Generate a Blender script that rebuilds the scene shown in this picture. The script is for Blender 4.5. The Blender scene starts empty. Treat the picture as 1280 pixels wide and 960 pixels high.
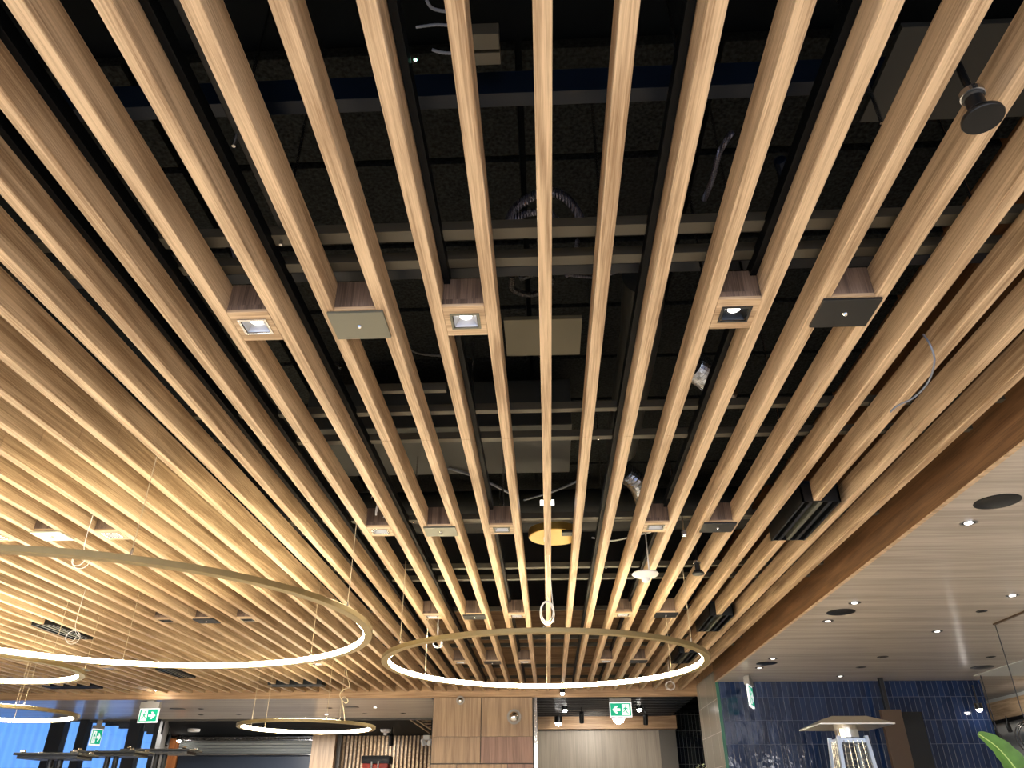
import bpy, bmesh, math, random
from mathutils import Vector, Matrix
random.seed(7)
C = bpy.context.scene.collection
PI = math.pi
CH = 1.5            # camera height above the floor
H = 1.592           # slat underside above the camera
HS = 1.50           # flat soffit above the camera
ZS, ZF = CH + H, CH + HS
SP, SW, SD = 0.2, 0.046, 0.125      # slat spacing, width, depth
YE = 12.21          # end fascia
YT = 10.76          # tile wall
XF = 2.25           # side fascia

# ---------------------------------------------------------------- helpers
def lin(r, g, b):
    f = lambda c: (c/255/12.92) if c/255 <= 0.04045 else ((c/255+0.055)/1.055)**2.4
    return (f(r), f(g), f(b), 1.0)

ONES = ['zeroth','first','second','third','fourth','fifth','sixth','seventh','eighth','ninth','tenth','eleventh','twelfth','thirteenth','fourteenth','fifteenth','sixteenth','seventeenth','eighteenth','nineteenth']
def ordw(n):
    if n < 20: return ONES[n]
    t = {2:'twent',3:'thirt',4:'fort',5:'fift'}[n//10]
    return t+'ieth' if n % 10 == 0 else t+'y-'+ONES[n % 10]

def obj(name, bm, m, parent=None, loc=(0,0,0), rot=(0,0,0), smooth=False):
    bmesh.ops.recalc_face_normals(bm, faces=bm.faces[:])
    me = bpy.data.meshes.new(name); bm.to_mesh(me); bm.free()
    me.materials.append(m)
    if smooth:
        for p in me.polygons: p.use_smooth = True
        try: me.set_sharp_from_angle(angle=math.radians(40))
        except Exception: pass
    o = bpy.data.objects.new(name, me); C.objects.link(o)
    o.location = loc; o.rotation_euler = rot
    if parent: o.parent = parent
    return o
def tag(o, label, cat, group=None):
    o['label'] = label; o['category'] = cat; o['kind'] = 'thing'
    if group: o['group'] = group
    return o
def thing(name, label, cat, loc=(0,0,0), rot=(0,0,0), group=None):
    o = bpy.data.objects.new(name, None); C.objects.link(o)
    o.location = loc; o.rotation_euler = rot; o.empty_display_size = .05
    return tag(o, label, cat, group)
def struct(name, bm, m, parent=None, **k):
    o = obj(name, bm, m, parent, **k)
    if not parent: o['kind'] = 'structure'
    return o
def dup(root, loc, label, rot=None, group=None):
    r = root.copy(); C.objects.link(r); r.location = loc
    if rot is not None: r.rotation_euler = rot
    r['label'] = label
    if group: r['group'] = group
    for ch in list(root.children):
        c = ch.copy(); C.objects.link(c); c.parent = r
        for g in ch.children:
            d = g.copy(); C.objects.link(d); d.parent = c
    return r
B = bmesh.new
def box(bm, x0, x1, y0, y1, z0, z1, bev=0):
    vs = [bm.verts.new((x,y,z)) for x in (x0,x1) for y in (y0,y1) for z in (z0,z1)]
    fs = [bm.faces.new([vs[i] for i in f]) for f in ((0,1,3,2),(4,6,7,5),(0,4,5,1),(2,3,7,6),(0,2,6,4),(1,5,7,3))]
    if bev:
        es = list({e for f in fs for e in f.edges})
        bmesh.ops.bevel(bm, geom=es, offset=bev, segments=2, affect='EDGES', profile=.7)
    return bm
def bx(x0, x1, y0, y1, z0, z1, bev=0): return box(B(), x0, x1, y0, y1, z0, z1, bev)
def prism(bm, pts, z0, z1):
    a = [bm.verts.new((x,y,z0)) for x,y in pts]; b = [bm.verts.new((x,y,z1)) for x,y in pts]
    n = len(pts); bm.faces.new(a); bm.faces.new(b)
    for i in range(n): bm.faces.new((a[i], a[(i+1)%n], b[(i+1)%n], b[i]))
    return bm
def lathe(prof, seg=32, closed=False):
    bm = B(); rings = []
    for r, z in prof:
        if r < 1e-6: rings.append([bm.verts.new((0,0,z))]*seg)
        else: rings.append([bm.verts.new((r*math.cos(2*PI*i/seg), r*math.sin(2*PI*i/seg), z)) for i in range(seg)])
    idx = list(range(len(rings)-1))
    pairs = [(i,i+1) for i in idx] + ([(len(rings)-1,0)] if closed else [])
    for a, b in pairs:
        for i in range(seg):
            q = [rings[a][i], rings[a][(i+1)%seg], rings[b][(i+1)%seg], rings[b][i]]
            u = []
            for v in q:
                if v not in u: u.append(v)
            if len(u) > 2: bm.faces.new(u)
    return bm
def tube(pts, r, seg=8, bm=None, rfun=None):
    bm = bm or B(); pts = [Vector(p) for p in pts]; prev = None; n = len(pts); up = None
    for i, p in enumerate(pts):
        t = (pts[min(i+1,n-1)] - pts[max(i-1,0)]).normalized()
        if up is None: up = t.orthogonal().normalized()
        up = (up - t*up.dot(t))
        up = up.normalized() if up.length > 1e-6 else t.orthogonal().normalized()
        s = t.cross(up); rr = rfun(i) if rfun else r
        ring = [bm.verts.new(p + (up*math.cos(2*PI*k/seg) + s*math.sin(2*PI*k/seg))*rr) for k in range(seg)]
        if prev:
            for k in range(seg): bm.faces.new((prev[k], prev[(k+1)%seg], ring[(k+1)%seg], ring[k]))
        else: bm.faces.new(ring)
        prev = ring
    bm.faces.new(prev)
    return bm
def spline(pts, n=8):
    P = [Vector(p) for p in pts]; out = []
    for i in range(len(P)-1):
        a, b, c, d = P[max(i-1,0)], P[i], P[i+1], P[min(i+2,len(P)-1)]
        for k in range(n):
            t = k/n
            out.append(.5*((2*b)+(c-a)*t+(2*a-5*b+4*c-d)*t*t+(3*b-a-3*c+d)*t**3))
    out.append(P[-1]); return out

# ---------------------------------------------------------------- camera maths
F, CX, CY, VX, HY = 925.0, 640, 480, 688, 1013
th = math.atan((HY-CY)/F); nn = math.sqrt((VX-CX)**2+(HY-CY)**2+F*F)
Yc = Vector(((VX-CX)/nn, (CY-HY)/nn, -F/nn)); Zc = Vector((0, math.cos(th), -math.sin(th))); Xc = Yc.cross(Zc)
M3 = Matrix((Xc, Yc, Zc))
cam = bpy.data.cameras.new('camera'); co = bpy.data.objects.new('camera', cam); C.objects.link(co)
co.matrix_world = Matrix.Translation((0,0,CH)) @ M3.to_4x4()
cam.sensor_width = 36; cam.lens = 36*F/1280; cam.clip_start = .02
bpy.context.scene.camera = co
def ray(x, y): return M3 @ Vector(((x-CX)/F, -(y-CY)/F, -1))
def at(x, y, h):                       # point of the photo at a known height above the camera
    d = ray(x, y); d = d*(h/d.z); return Vector((d.x, d.y, CH+h))
def atY(x, y, Y):                      # point of the photo at a known depth
    d = ray(x, y); d = d*(Y/d.y); return Vector((d.x, d.y, CH+d.z))

# ---------------------------------------------------------------- materials
def mat(name, col, rough=.5, metal=0, spec=.5, emit=None, es=0, coat=0):
    m = bpy.data.materials.new(name); m.use_nodes = True
    b = m.node_tree.nodes['Principled BSDF']
    b.inputs['Base Color'].default_value = col; b.inputs['Roughness'].default_value = rough
    b.inputs['Metallic'].default_value = metal; b.inputs['Specular IOR Level'].default_value = spec
    b.inputs['Coat Weight'].default_value = coat
    if emit: b.inputs['Emission Color'].default_value = emit; b.inputs['Emission Strength'].default_value = es
    return m
def noisy(m, sc=8, amt=.15, bump=.0):
    nt = m.node_tree; N = nt.nodes; L = nt.links; b = N['Principled BSDF']
    tc = N.new('ShaderNodeTexCoord'); n = N.new('ShaderNodeTexNoise'); n.inputs['Scale'].default_value = sc; n.inputs['Detail'].default_value = 6
    L.new(tc.outputs['Object'], n.inputs['Vector'])
    c = b.inputs['Base Color'].default_value[:]
    r = N.new('ShaderNodeValToRGB'); r.color_ramp.elements[0].position = .3; r.color_ramp.elements[1].position = .7
    r.color_ramp.elements[0].color = tuple(x*(1-amt) for x in c[:3])+(1,); r.color_ramp.elements[1].color = tuple(min(1,x*(1+amt)) for x in c[:3])+(1,)
    L.new(n.outputs['Fac'], r.inputs['Fac']); L.new(r.outputs['Color'], b.inputs['Base Color'])
    if bump:
        bp = N.new('ShaderNodeBump'); bp.inputs['Strength'].default_value = bump; bp.inputs['Distance'].default_value = .01
        L.new(n.outputs['Fac'], bp.inputs['Height']); L.new(bp.outputs['Normal'], b.inputs['Normal'])
    return m
def wood(name, light, dark, axis='y', sc=1.0, rough=.45, plank=None, coat=0, contrast=1.0):
    """grain along one axis; fine pores, long streaks, cathedral figure; optional planks across (axis letter, width)"""
    m = bpy.data.materials.new(name); m.use_nodes = True
    nt = m.node_tree; N = nt.nodes; L = nt.links; b = N['Principled BSDF']
    tc = N.new('ShaderNodeTexCoord'); oi = N.new('ShaderNodeObjectInfo')
    add = N.new('ShaderNodeVectorMath'); add.operation = 'ADD'
    mul = N.new('ShaderNodeVectorMath'); mul.operation = 'SCALE'; mul.inputs['Scale'].default_value = 37.0
    cmb = N.new('ShaderNodeCombineXYZ')
    for k in range(3): L.new(oi.outputs['Random'], cmb.inputs[k])
    L.new(cmb.outputs[0], mul.inputs[0]); L.new(tc.outputs['Object'], add.inputs[0]); L.new(mul.outputs[0], add.inputs[1])
    src = add.outputs[0]
    def mp(s):
        k = N.new('ShaderNodeMapping'); k.inputs['Scale'].default_value = s; L.new(src, k.inputs['Vector']); return k.outputs[0]
    i = 'xyz'.index(axis)
    def S(a, c): v = [a]*3; v[i] = c; return [x*sc for x in v]
    n1 = N.new('ShaderNodeTexNoise'); n1.inputs['Scale'].default_value = 1; n1.inputs['Detail'].default_value = 5; n1.inputs['Roughness'].default_value = .65
    L.new(mp(S(170, 3.2)), n1.inputs['Vector'])
    n2 = N.new('ShaderNodeTexNoise'); n2.inputs['Scale'].default_value = 1; n2.inputs['Detail'].default_value = 2
    L.new(mp(S(9, .55)), n2.inputs['Vector'])
    mlt = N.new('ShaderNodeMath'); mlt.operation = 'MULTIPLY'; mlt.inputs[1].default_value = 26
    L.new(n2.outputs['Fac'], mlt.inputs[0])
    sn = N.new('ShaderNodeMath'); sn.operation = 'SINE'; L.new(mlt.outputs[0], sn.inputs[0])
    m2 = N.new('ShaderNodeMath'); m2.operation = 'MULTIPLY_ADD'; m2.inputs[1].default_value = .1*contrast; m2.inputs[2].default_value = 0
    L.new(sn.outputs[0], m2.inputs[0])
    a2 = N.new('ShaderNodeMath'); a2.operation = 'ADD'; L.new(m2.outputs[0], a2.inputs[0]); L.new(n1.outputs['Fac'], a2.inputs[1])
    rnd = N.new('ShaderNodeMath'); rnd.operation = 'MULTIPLY_ADD'; rnd.inputs[1].default_value = .16; rnd.inputs[2].default_value = -.08
    L.new(oi.outputs['Random'], rnd.inputs[0])
    a3 = N.new('ShaderNodeMath'); a3.operation = 'ADD'; L.new(a2.outputs[0], a3.inputs[0]); L.new(rnd.outputs[0], a3.inputs[1])
    fac = a3.outputs[0]
    if plank:
        pa, pw = plank
        sx = N.new('ShaderNodeSeparateXYZ'); L.new(tc.outputs['Object'], sx.inputs[0])
        dv = N.new('ShaderNodeMath'); dv.operation = 'DIVIDE'; dv.inputs[1].default_value = pw; L.new(sx.outputs['XYZ'.index(pa.upper())], dv.inputs[0])
        fl = N.new('ShaderNodeMath'); fl.operation = 'FLOOR'; L.new(dv.outputs[0], fl.inputs[0])
        wn = N.new('ShaderNodeTexWhiteNoise'); wn.noise_dimensions = '1D'; L.new(fl.outputs[0], wn.inputs['W'])
        wm = N.new('ShaderNodeMath'); wm.operation = 'MULTIPLY_ADD'; wm.inputs[1].default_value = .26; wm.inputs[2].default_value = -.13; L.new(wn.outputs['Value'], wm.inputs[0])
        a4 = N.new('ShaderNodeMath'); a4.operation = 'ADD'; L.new(fac, a4.inputs[0]); L.new(wm.outputs[0], a4.inputs[1]); fac = a4.outputs[0]
    r = N.new('ShaderNodeValToRGB'); e = r.color_ramp.elements
    e[0].position = .30; e[0].color = dark; e[1].position = .68; e[1].color = light
    L.new(fac, r.inputs['Fac']); L.new(r.outputs['Color'], b.inputs['Base Color'])
    b.inputs['Roughness'].default_value = rough; b.inputs['Specular IOR Level'].default_value = .4
    b.inputs['Coat Weight'].default_value = coat; b.inputs['Coat Roughness'].default_value = .18
    bp = N.new('ShaderNodeBump'); bp.inputs['Strength'].default_value = .12; bp.inputs['Distance'].default_value = .003
    L.new(n1.outputs['Fac'], bp.inputs['Height']); L.new(bp.outputs['Normal'], b.inputs['Normal'])
    if coat: 
        bp2 = N.new('ShaderNodeBump'); bp2.inputs['Strength'].default_value = .25; bp2.inputs['Distance'].default_value = .004
        L.new(fac, bp2.inputs['Height']); L.new(bp2.outputs['Normal'], b.inputs['Coat Normal'])
    return m
def tiles(name, c1, c2, mortar, w, h, plane='xz', rough=.08, wav=.5):
    m = bpy.data.materials.new(name); m.use_nodes = True
    nt = m.node_tree; N = nt.nodes; L = nt.links; b = N['Principled BSDF']
    tc = N.new('ShaderNodeTexCoord'); sx = N.new('ShaderNodeSeparateXYZ'); cb = N.new('ShaderNodeCombineXYZ')
    L.new(tc.outputs['Object'], sx.inputs[0])
    L.new(sx.outputs['XYZ'.index(plane[0].upper())], cb.inputs[0]); L.new(sx.outputs['XYZ'.index(plane[1].upper())], cb.inputs[1])
    br = N.new('ShaderNodeTexBrick'); br.offset = 0; br.inputs['Scale'].default_value = 1
    br.inputs['Brick Width'].default_value = w; br.inputs['Row Height'].default_value = h
    br.inputs['Mortar Size'].default_value = .0028; br.inputs['Mortar Smooth'].default_value = .3
    br.inputs['Color1'].default_value = c1; br.inputs['Color2'].default_value = c2; br.inputs['Mortar'].default_value = mortar
    L.new(cb.outputs[0], br.inputs['Vector']); L.new(br.outputs['Color'], b.inputs['Base Color'])
    n = N.new('ShaderNodeTexNoise'); n.inputs['Scale'].default_value = 9; n.inputs['Detail'].default_value = 3
    mp = N.new('ShaderNodeMapping'); mp.inputs['Scale'].default_value = (1.6,1.6,.8) ; L.new(tc.outputs['Object'], mp.inputs['Vector']); L.new(mp.outputs[0], n.inputs['Vector'])
    # every tile sits at a slightly different tilt
    dv = N.new('ShaderNodeMath'); dv.operation='DIVIDE'; dv.inputs[1].default_value = w; L.new(cb.outputs[0], dv.inputs[0]) if False else L.new(sx.outputs['XYZ'.index(plane[0].upper())], dv.inputs[0])
    fr = N.new('ShaderNodeMath'); fr.operation='FRACT'; L.new(dv.outputs[0], fr.inputs[0])
    fl = N.new('ShaderNodeMath'); fl.operation='FLOOR'; L.new(dv.outputs[0], fl.inputs[0])
    dz = N.new('ShaderNodeMath'); dz.operation='DIVIDE'; dz.inputs[1].default_value = h; L.new(sx.outputs['XYZ'.index(plane[1].upper())], dz.inputs[0])
    fz = N.new('ShaderNodeMath'); fz.operation='FLOOR'; L.new(dz.outputs[0], fz.inputs[0])
    c2_ = N.new('ShaderNodeCombineXYZ'); L.new(fl.outputs[0], c2_.inputs[0]); L.new(fz.outputs[0], c2_.inputs[1])
    wn = N.new('ShaderNodeTexWhiteNoise'); wn.noise_dimensions='2D'; L.new(c2_.outputs[0], wn.inputs['Vector'])
    sb = N.new('ShaderNodeMath'); sb.operation='SUBTRACT'; sb.inputs[1].default_value=.5; L.new(wn.outputs['Value'], sb.inputs[0])
    ml = N.new('ShaderNodeMath'); ml.operation='MULTIPLY'; L.new(sb.outputs[0], ml.inputs[0]); L.new(fr.outputs[0], ml.inputs[1])
    ad = N.new('ShaderNodeMath'); ad.operation='MULTIPLY_ADD'; ad.inputs[1].default_value = .5; L.new(ml.outputs[0], ad.inputs[0]); L.new(n.outputs['Fac'], ad.inputs[2])
    mo = N.new('ShaderNodeMath'); mo.operation='MULTIPLY_ADD'; mo.inputs[1].default_value=-.6; L.new(br.outputs['Fac'], mo.inputs[0]); L.new(ad.outputs[0], mo.inputs[2])
    bp = N.new('ShaderNodeBump'); bp.inputs['Strength'].default_value = wav; bp.inputs['Distance'].default_value = .008
    L.new(mo.outputs[0], bp.inputs['Height']); L.new(bp.outputs['Normal'], b.inputs['Normal'])
    b.inputs['Roughness'].default_value = rough
    return m
def ribs(name, col, axis, width, depth=.01, rough=.4, metal=0):
    m = mat(name, col, rough, metal); nt = m.node_tree; N = nt.nodes; L = nt.links; b = N['Principled BSDF']
    tc = N.new('ShaderNodeTexCoord'); sx = N.new('ShaderNodeSeparateXYZ'); L.new(tc.outputs['Object'], sx.inputs[0])
    a = N.new('ShaderNodeMath'); a.operation='MULTIPLY'; a.inputs[1].default_value = 2*PI/width; L.new(sx.outputs['XYZ'.index(axis.upper())], a.inputs[0])
    s = N.new('ShaderNodeMath'); s.operation='SINE'; L.new(a.outputs[0], s.inputs[0])
    bp = N.new('ShaderNodeBump'); bp.inputs['Distance'].default_value = depth; L.new(s.outputs[0], bp.inputs['Height']); L.new(bp.outputs['Normal'], b.inputs['Normal'])
    return m

OAK_L, OAK_D = lin(211,184,150), lin(144,116,86)
M = {}
M['slat'] = wood('oak slat', OAK_L, OAK_D, 'y')
M['veneer'] = wood('grey oak veneer', lin(128,108,94), lin(78,64,54), 'z', 1.2)
M['board'] = wood('oak board', OAK_L, OAK_D, 'x', 1.2)
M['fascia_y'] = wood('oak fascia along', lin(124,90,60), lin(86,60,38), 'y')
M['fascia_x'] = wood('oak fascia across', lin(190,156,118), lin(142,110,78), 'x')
M['soffit'] = wood('grey oak soffit', lin(198,190,180), lin(166,156,146), 'x', .8, .45, ('y', .11), coat=.55)
M['panel'] = wood('wall panel oak', lin(182,154,122), lin(144,118,92), 'z', .8, .4)
M['panel_rose'] = wood('rosy wall panel oak', lin(160,126,108), lin(122,94,80), 'z', .8, .4)
M['shelfwood'] = wood('orange oak', lin(214,140,84), lin(170,104,60), 'z')
M['brass'] = noisy(mat('brushed brass', lin(150,134,96), .5, .7), 20, .05)
M['brass_disc'] = mat('satin brass', lin(205,170,90), .38, .8)
M['led'] = mat('warm led diffuser', (1,1,1,1), .5, emit=(1.0,.86,.55,1), es=66)
M['lamp'] = mat('downlight lamp', (1,1,1,1), .5, emit=(1.0,.96,.9,1), es=5)
M['lamp_dim'] = mat('dim downlight lamp', (1,1,1,1), .5, emit=(1.0,.95,.88,1), es=2.2)
M['bright'] = mat('bright lamp', (1,1,1,1), .5, emit=(1.0,.96,.88,1), es=90)
M['spotlamp'] = mat('spot lamp', (1,1,1,1), .5, emit=(1.0,.95,.86,1), es=45)
M['black'] = mat('black paint', lin(14,15,17), .45)
M['blacks'] = mat('satin black metal', lin(18,20,22), .35, .3)
M['plate_grey'] = mat('grey green plate', lin(98,98,86), .4, .3)
M['plate_pale'] = mat('pale grey plate', lin(178,178,160), .35, .3)
M['steel'] = mat('steel', (.6,.6,.6,1), .25, 1)
M['chrome'] = mat('polished steel', (.8,.8,.8,1), .12, 1)
M['white'] = mat('white plastic', (.75,.75,.74,1), .4)
M['whiteglow'] = mat('silver reflector', (.45,.45,.46,1), .3, .5)
M['cable'] = mat('pale cable', lin(196,180,150), .5)
M['wcable'] = mat('white cable', (.8,.8,.8,1), .4)
M['gcable'] = mat('grey blue cable', lin(110,116,130), .4)
M['bcable'] = mat('black cable', lin(18,18,20), .4)
M['plenum'] = noisy(mat('black painted deck', lin(3,7,12), .8, 0, .1), 3, .3)
M['speckle'] = noisy(mat('speckled insulation', lin(26,28,28), .9, 0, .1), 60, .85, .3)
M['channel'] = mat('grey channel', lin(74,70,60), .5, .2)
M['navymetal'] = mat('navy painted steel', lin(8,18,32), .4, 0, .2)
M['duct'] = mat('painted duct', lin(30,32,30), .6)
M['rail'] = mat('black rail', lin(7,9,12), .5, 0, .1)
M['flex'] = mat('foil duct', (.55,.6,.68,1), .25, 1)
M['armour'] = ribs('armoured conduit', lin(120,120,135), 'x', .012, .003, .3, .9)
M['navy_tile'] = tiles('navy glazed tile', lin(26,46,84), lin(18,34,64), lin(78,92,118), .068, .28)
M['black_tile'] = tiles('black glazed tile', lin(30,34,34), lin(18,20,22), lin(90,92,90), .068, .28)
M['side_tile'] = tiles('glazed return tile', lin(158,154,146), lin(140,138,130), lin(215,215,205), .48, .4, 'yz', .22, .3)  # base lightened to carry lamp reflections on the glaze
M['white_wall'] = mat('white plaster', lin(205,208,206), .8)
M['grey_wall'] = wood('grey panel', lin(146,136,122), lin(122,112,100), 'z', .6, .4)
M['grey_dark'] = mat('grey reveal', lin(84,80,74), .6)
M['floor'] = tiles('pale stone floor', lin(214,206,194), lin(204,196,184), lin(120,112,104), .9, .9, 'xy', .35, .05)
M['frame'] = mat('window frame', lin(22,24,28), .4)
M['shutter'] = ribs('steel shutter', lin(165,170,170), 'z', .07, .02, .45, .1)
M['darkglass'] = mat('dark glazing', lin(52,60,74), .3)
M['tile_shade'] = mat('dark tile shade', lin(14,18,26), .12)  # near-black colour for shaded, reflecting tiles
M['facade'] = ribs('rendered facade', lin(225,232,238), 'x', .5, .05, .8)
M['green'] = mat('exit sign green', lin(0,150,110), .5, emit=lin(0,170,130), es=.7)
M['signwhite'] = mat('exit sign white', (.9,.9,.9,1), .5, emit=(1,1,1,1), es=.7)
M['signgrey'] = mat('sign housing', lin(150,146,140), .5)
M['red'] = mat('orange red plastic', lin(205,62,36), .4)
M['brown'] = mat('brown board', lin(74,56,38), .5)
M['heater'] = mat('heater painted steel', lin(190,205,225), .3, .6)
M['cap'] = mat('heater reflector', (.7,.67,.6,1), .38, .9)
M['leaf'] = noisy(mat('leaf green', lin(108,152,78), .45), 12, .25)
M['rib'] = mat('leaf rib', lin(190,215,130), .5)
M['petal'] = mat('pale petals', lin(215,225,190), .6)
M['edge_signglow'] = mat('edge with painted sign glow', lin(20,96,66), .3)  # reflected green light of the exit sign, put into the colour
g = bpy.data.materials.new('window glass'); g.use_nodes = True
nt = g.node_tree; nt.nodes.clear(); o_ = nt.nodes.new('ShaderNodeOutputMaterial'); mx = nt.nodes.new('ShaderNodeMixShader'); tr = nt.nodes.new('ShaderNodeBsdfTransparent'); gl = nt.nodes.new('ShaderNodeBsdfGlossy')
gl.inputs['Roughness'].default_value = .03; tr.inputs[0].default_value = (.86,.93,1,1); mx.inputs[0].default_value = .08
nt.links.new(tr.outputs[0], mx.inputs[1]); nt.links.new(gl.outputs[0], mx.inputs[2]); nt.links.new(mx.outputs[0], o_.inputs[0]); M['glass'] = g

# ---------------------------------------------------------------- setting
XL, XR, YB, YR = -12.0, 6.9, -4.0, 20.4
ZT = 4.35
struct('floor', bx(XL-.2, XR+.2, YB-.2, YR+.2, -.12, 0), M['floor'])
struct('ceiling_deck', bx(XL-.2, XR+.2, YB-.2, YE+.1, ZT, ZT+.2), M['plenum'])
struct('wall_left', bx(XL-.2, XL, YB-.2, 15.2, 0, ZT), M['white_wall'])
struct('wall_right', bx(XR, XR+.2, YB-.2, YR+.2, 0, ZT), M['white_wall'])
# rear wall with three tall windows; area lamps added inside stand in for their daylight
wb = B(); xs = [XL, -10.5, -6.3, -5.7, -1.5, -.9, 3.3, 3.9, 6.3, XR]
wall_b = struct('wall_back', bx(XL, XR, YB-.2, YB, 2.75, ZT), M['white_wall'])
for i in range(0, len(xs), 2):
    struct('wall_back', bx(xs[i], xs[i+1], YB-.2, YB, 0, 2.75), M['white_wall'])
for n, (a, b) in enumerate(((-10.5,-6.3), (-5.7,-1.5), (-.9,3.3), (3.9,6.3)), 5):
    w = struct('window_%d' % n, bx(a, b, YB-.12, YB-.1, .1, 2.75), M['glass'])
    fr = B(); box(fr, a, b, YB-.15, YB-.02, 0, .1); box(fr, a, a+.06, YB-.15, YB-.02, 0, 2.75); box(fr, b-.06, b, YB-.15, YB-.02, 0, 2.75); box(fr, (a+b)/2-.03, (a+b)/2+.03, YB-.15, YB-.02, 0, 2.75)
    struct('window_frame', fr, M['frame'], w)
    l = bpy.data.lights.new('daylight_stand_in', 'AREA'); l.shape = 'RECTANGLE'; l.size = b-a-.1; l.size_y = 1.2; l.energy = 60*(b-a); l.color = (1.0,.96,.93)
    lo = bpy.data.objects.new('daylight_stand_in', l); C.objects.link(lo); lo.location = ((a+b)/2, YB+.6, 2.3); 
    lo.rotation_euler = (math.radians(28), 0, 0)

# flat soffit on the right, side fascia, end fascia and end soffit
struct('ceiling_soffit', bx(XF+.02, XR, YB, YT, ZF, ZF+.03), M['soffit'])
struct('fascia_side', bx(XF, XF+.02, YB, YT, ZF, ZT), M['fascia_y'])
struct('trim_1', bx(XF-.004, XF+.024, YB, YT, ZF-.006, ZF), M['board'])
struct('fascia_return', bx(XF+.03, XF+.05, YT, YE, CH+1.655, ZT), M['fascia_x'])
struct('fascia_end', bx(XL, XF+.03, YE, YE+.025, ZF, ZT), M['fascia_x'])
struct('ceiling_end_soffit', bx(XL, -1.80, YE+.025, 15.06, ZF, ZF+.03), M['soffit'])
struct('ceiling_black_open', prism(B(), [(-8.2,15.06),(XR,15.06),(XR,YR),(atY(205,930,YR).x,YR)], CH+1.62, CH+1.7), M['plenum'])
struct('ceiling_black_strip', bx(-1.8, XR, YE+.1, 15.6, CH+1.75, CH+1.8), M['plenum'])
struct('trim_2', bx(XL, -1.8, 15.06, 15.09, ZF-.03, CH+1.75), M['grey_dark'])
# tile block on the right
struct('wall_navy_tile', bx(XF+.03, 5.74, YT, YT+.1, 0, ZF), M['navy_tile'])
struct('wall_tile_return', bx(XF+.018, XF+.03, YT+.01, YE, 0, CH+1.653), M['side_tile'])
struct('trim_3', bx(XF+.005, XF+.045, YT-.012, YT+.01, 0, ZF), M['edge_signglow'])  # edge strip coloured by the exit sign's painted glow
struct('wall_block_end', bx(5.68, 5.74, YT+.1, YE+1, 0, ZF), M['navy_tile'])
# wood clad pillar with panels
pil = struct('pillar', bx(-1.76, -.22, YE+.03, 15.0, 0, ZF+.05), M['grey_dark'])
PX = [-1.755, -1.018, -.235]
def pz(y): return atY(620, y, YE).z
for (a, b, y0, y1, mm) in ((PX[0],PX[1],871,920.6,'panel'),(PX[1],PX[2],871,920.6,'panel'),(PX[0],PX[1],921,954,'panel'),(PX[1],PX[2],921,954,'panel_rose')):
    struct('pillar_panel', bx(a+.006, b-.006, YE, YE+.03, pz(y1), pz(y0), .002), M[mm], pil)
zlo = pz(954.8)
struct('pillar_panel', bx(-1.36, -.62, YE-.005, YE+.03, .02, zlo-.005, .002), M['panel'], pil)
struct('pillar_panel', bx(PX[0]+.006, -1.37, YE, YE+.03, .02, zlo-.005, .002), M['panel'], pil)
struct('pillar_panel', bx(-.61, PX[2]-.006, YE, YE+.03, .02, zlo-.005, .002), M['panel_rose'], pil)
struct('trim_4', bx(-.215, -.17, YE-.01, YE+.02, 0, ZF), M['chrome'])
# recess to the right of the pillar: black louvres, wooden header, grey wall, black tile
for k in range(13):
    y = YE+.12+k*.21
    tag(obj('louvre_blade', bx(-.2, XF, y, y+.05, ZF+.0, ZF+.1, .003), M['blacks']),
        'black louvre blade above the grey wall, %s counting back from the wood fascia' % ordw(k+1), 'louvre', 'black louvre blades over the recess')
struct('beam_header', bx(-.2, XF+.1, 15.0, 15.2, CH+1.30, ZF+.02), M['fascia_x'])
gw = atY(825, 930, 15.3).x
struct('wall_recess_grey', bx(-.3, gw, 15.3, 15.4, 0, CH+1.32), M['grey_wall'])
struct('wall_recess_reveal', bx(gw, gw+.3, 15.25, 15.45, 0, CH+1.36), M['grey_dark'])
struct('wall_recess_tile', bx(gw+.3, 5.7, 15.5, 15.6, 0, CH+1.75), M['black_tile'])
for i, y in enumerate((YT+.1,)):
    pass
# far left: glazing with black mullions, stepped black bulkhead, outside facade
zW = ZF
for n, (a, b) in enumerate(((0-40, 67), (85, 103), (113, 165), (180, 197)), 1):
    xa, xb = atY(a, 897, 15.06).x, atY(b, 897, 15.06).x
    if n == 1: xa = XL
    w = struct('window_%d' % n, bx(xa, xb, 15.10, 15.12, 0, zW), M['glass'])
for i, (a, b) in enumerate(((67,85),(103,113),(165,180),(197,203))):
    xa, xb = atY(a, 897, 15.06).x, atY(b, 897, 15.06).x
    struct('window_frame_post', bx(xa, xb, 15.02, 15.2, 0, zW), M['frame'])
xa, xb = atY(113, 897, 15.06).x, atY(203, 897, 15.06).x
for i in range(5):
    a = xa + (xb-xa)*i/5; struct('trim_%d' % (5+i), bx(a, xb if i == 4 else a+(xb-xa)/5, 15.13, 15.2, zW-.05-.05*i, zW), M['frame'])
struct('window_frame_rail', bx(XL, atY(112, 960, 15).x, 15.0, 15.2, CH+.0, atY(20, 960, 15).z), M['frame'])
XA = atY(203, 897, 15.06).x
struct('exterior_facade', bx(-30, XA-.3, 26, 26.5, -1, 9), M['facade'])
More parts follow.
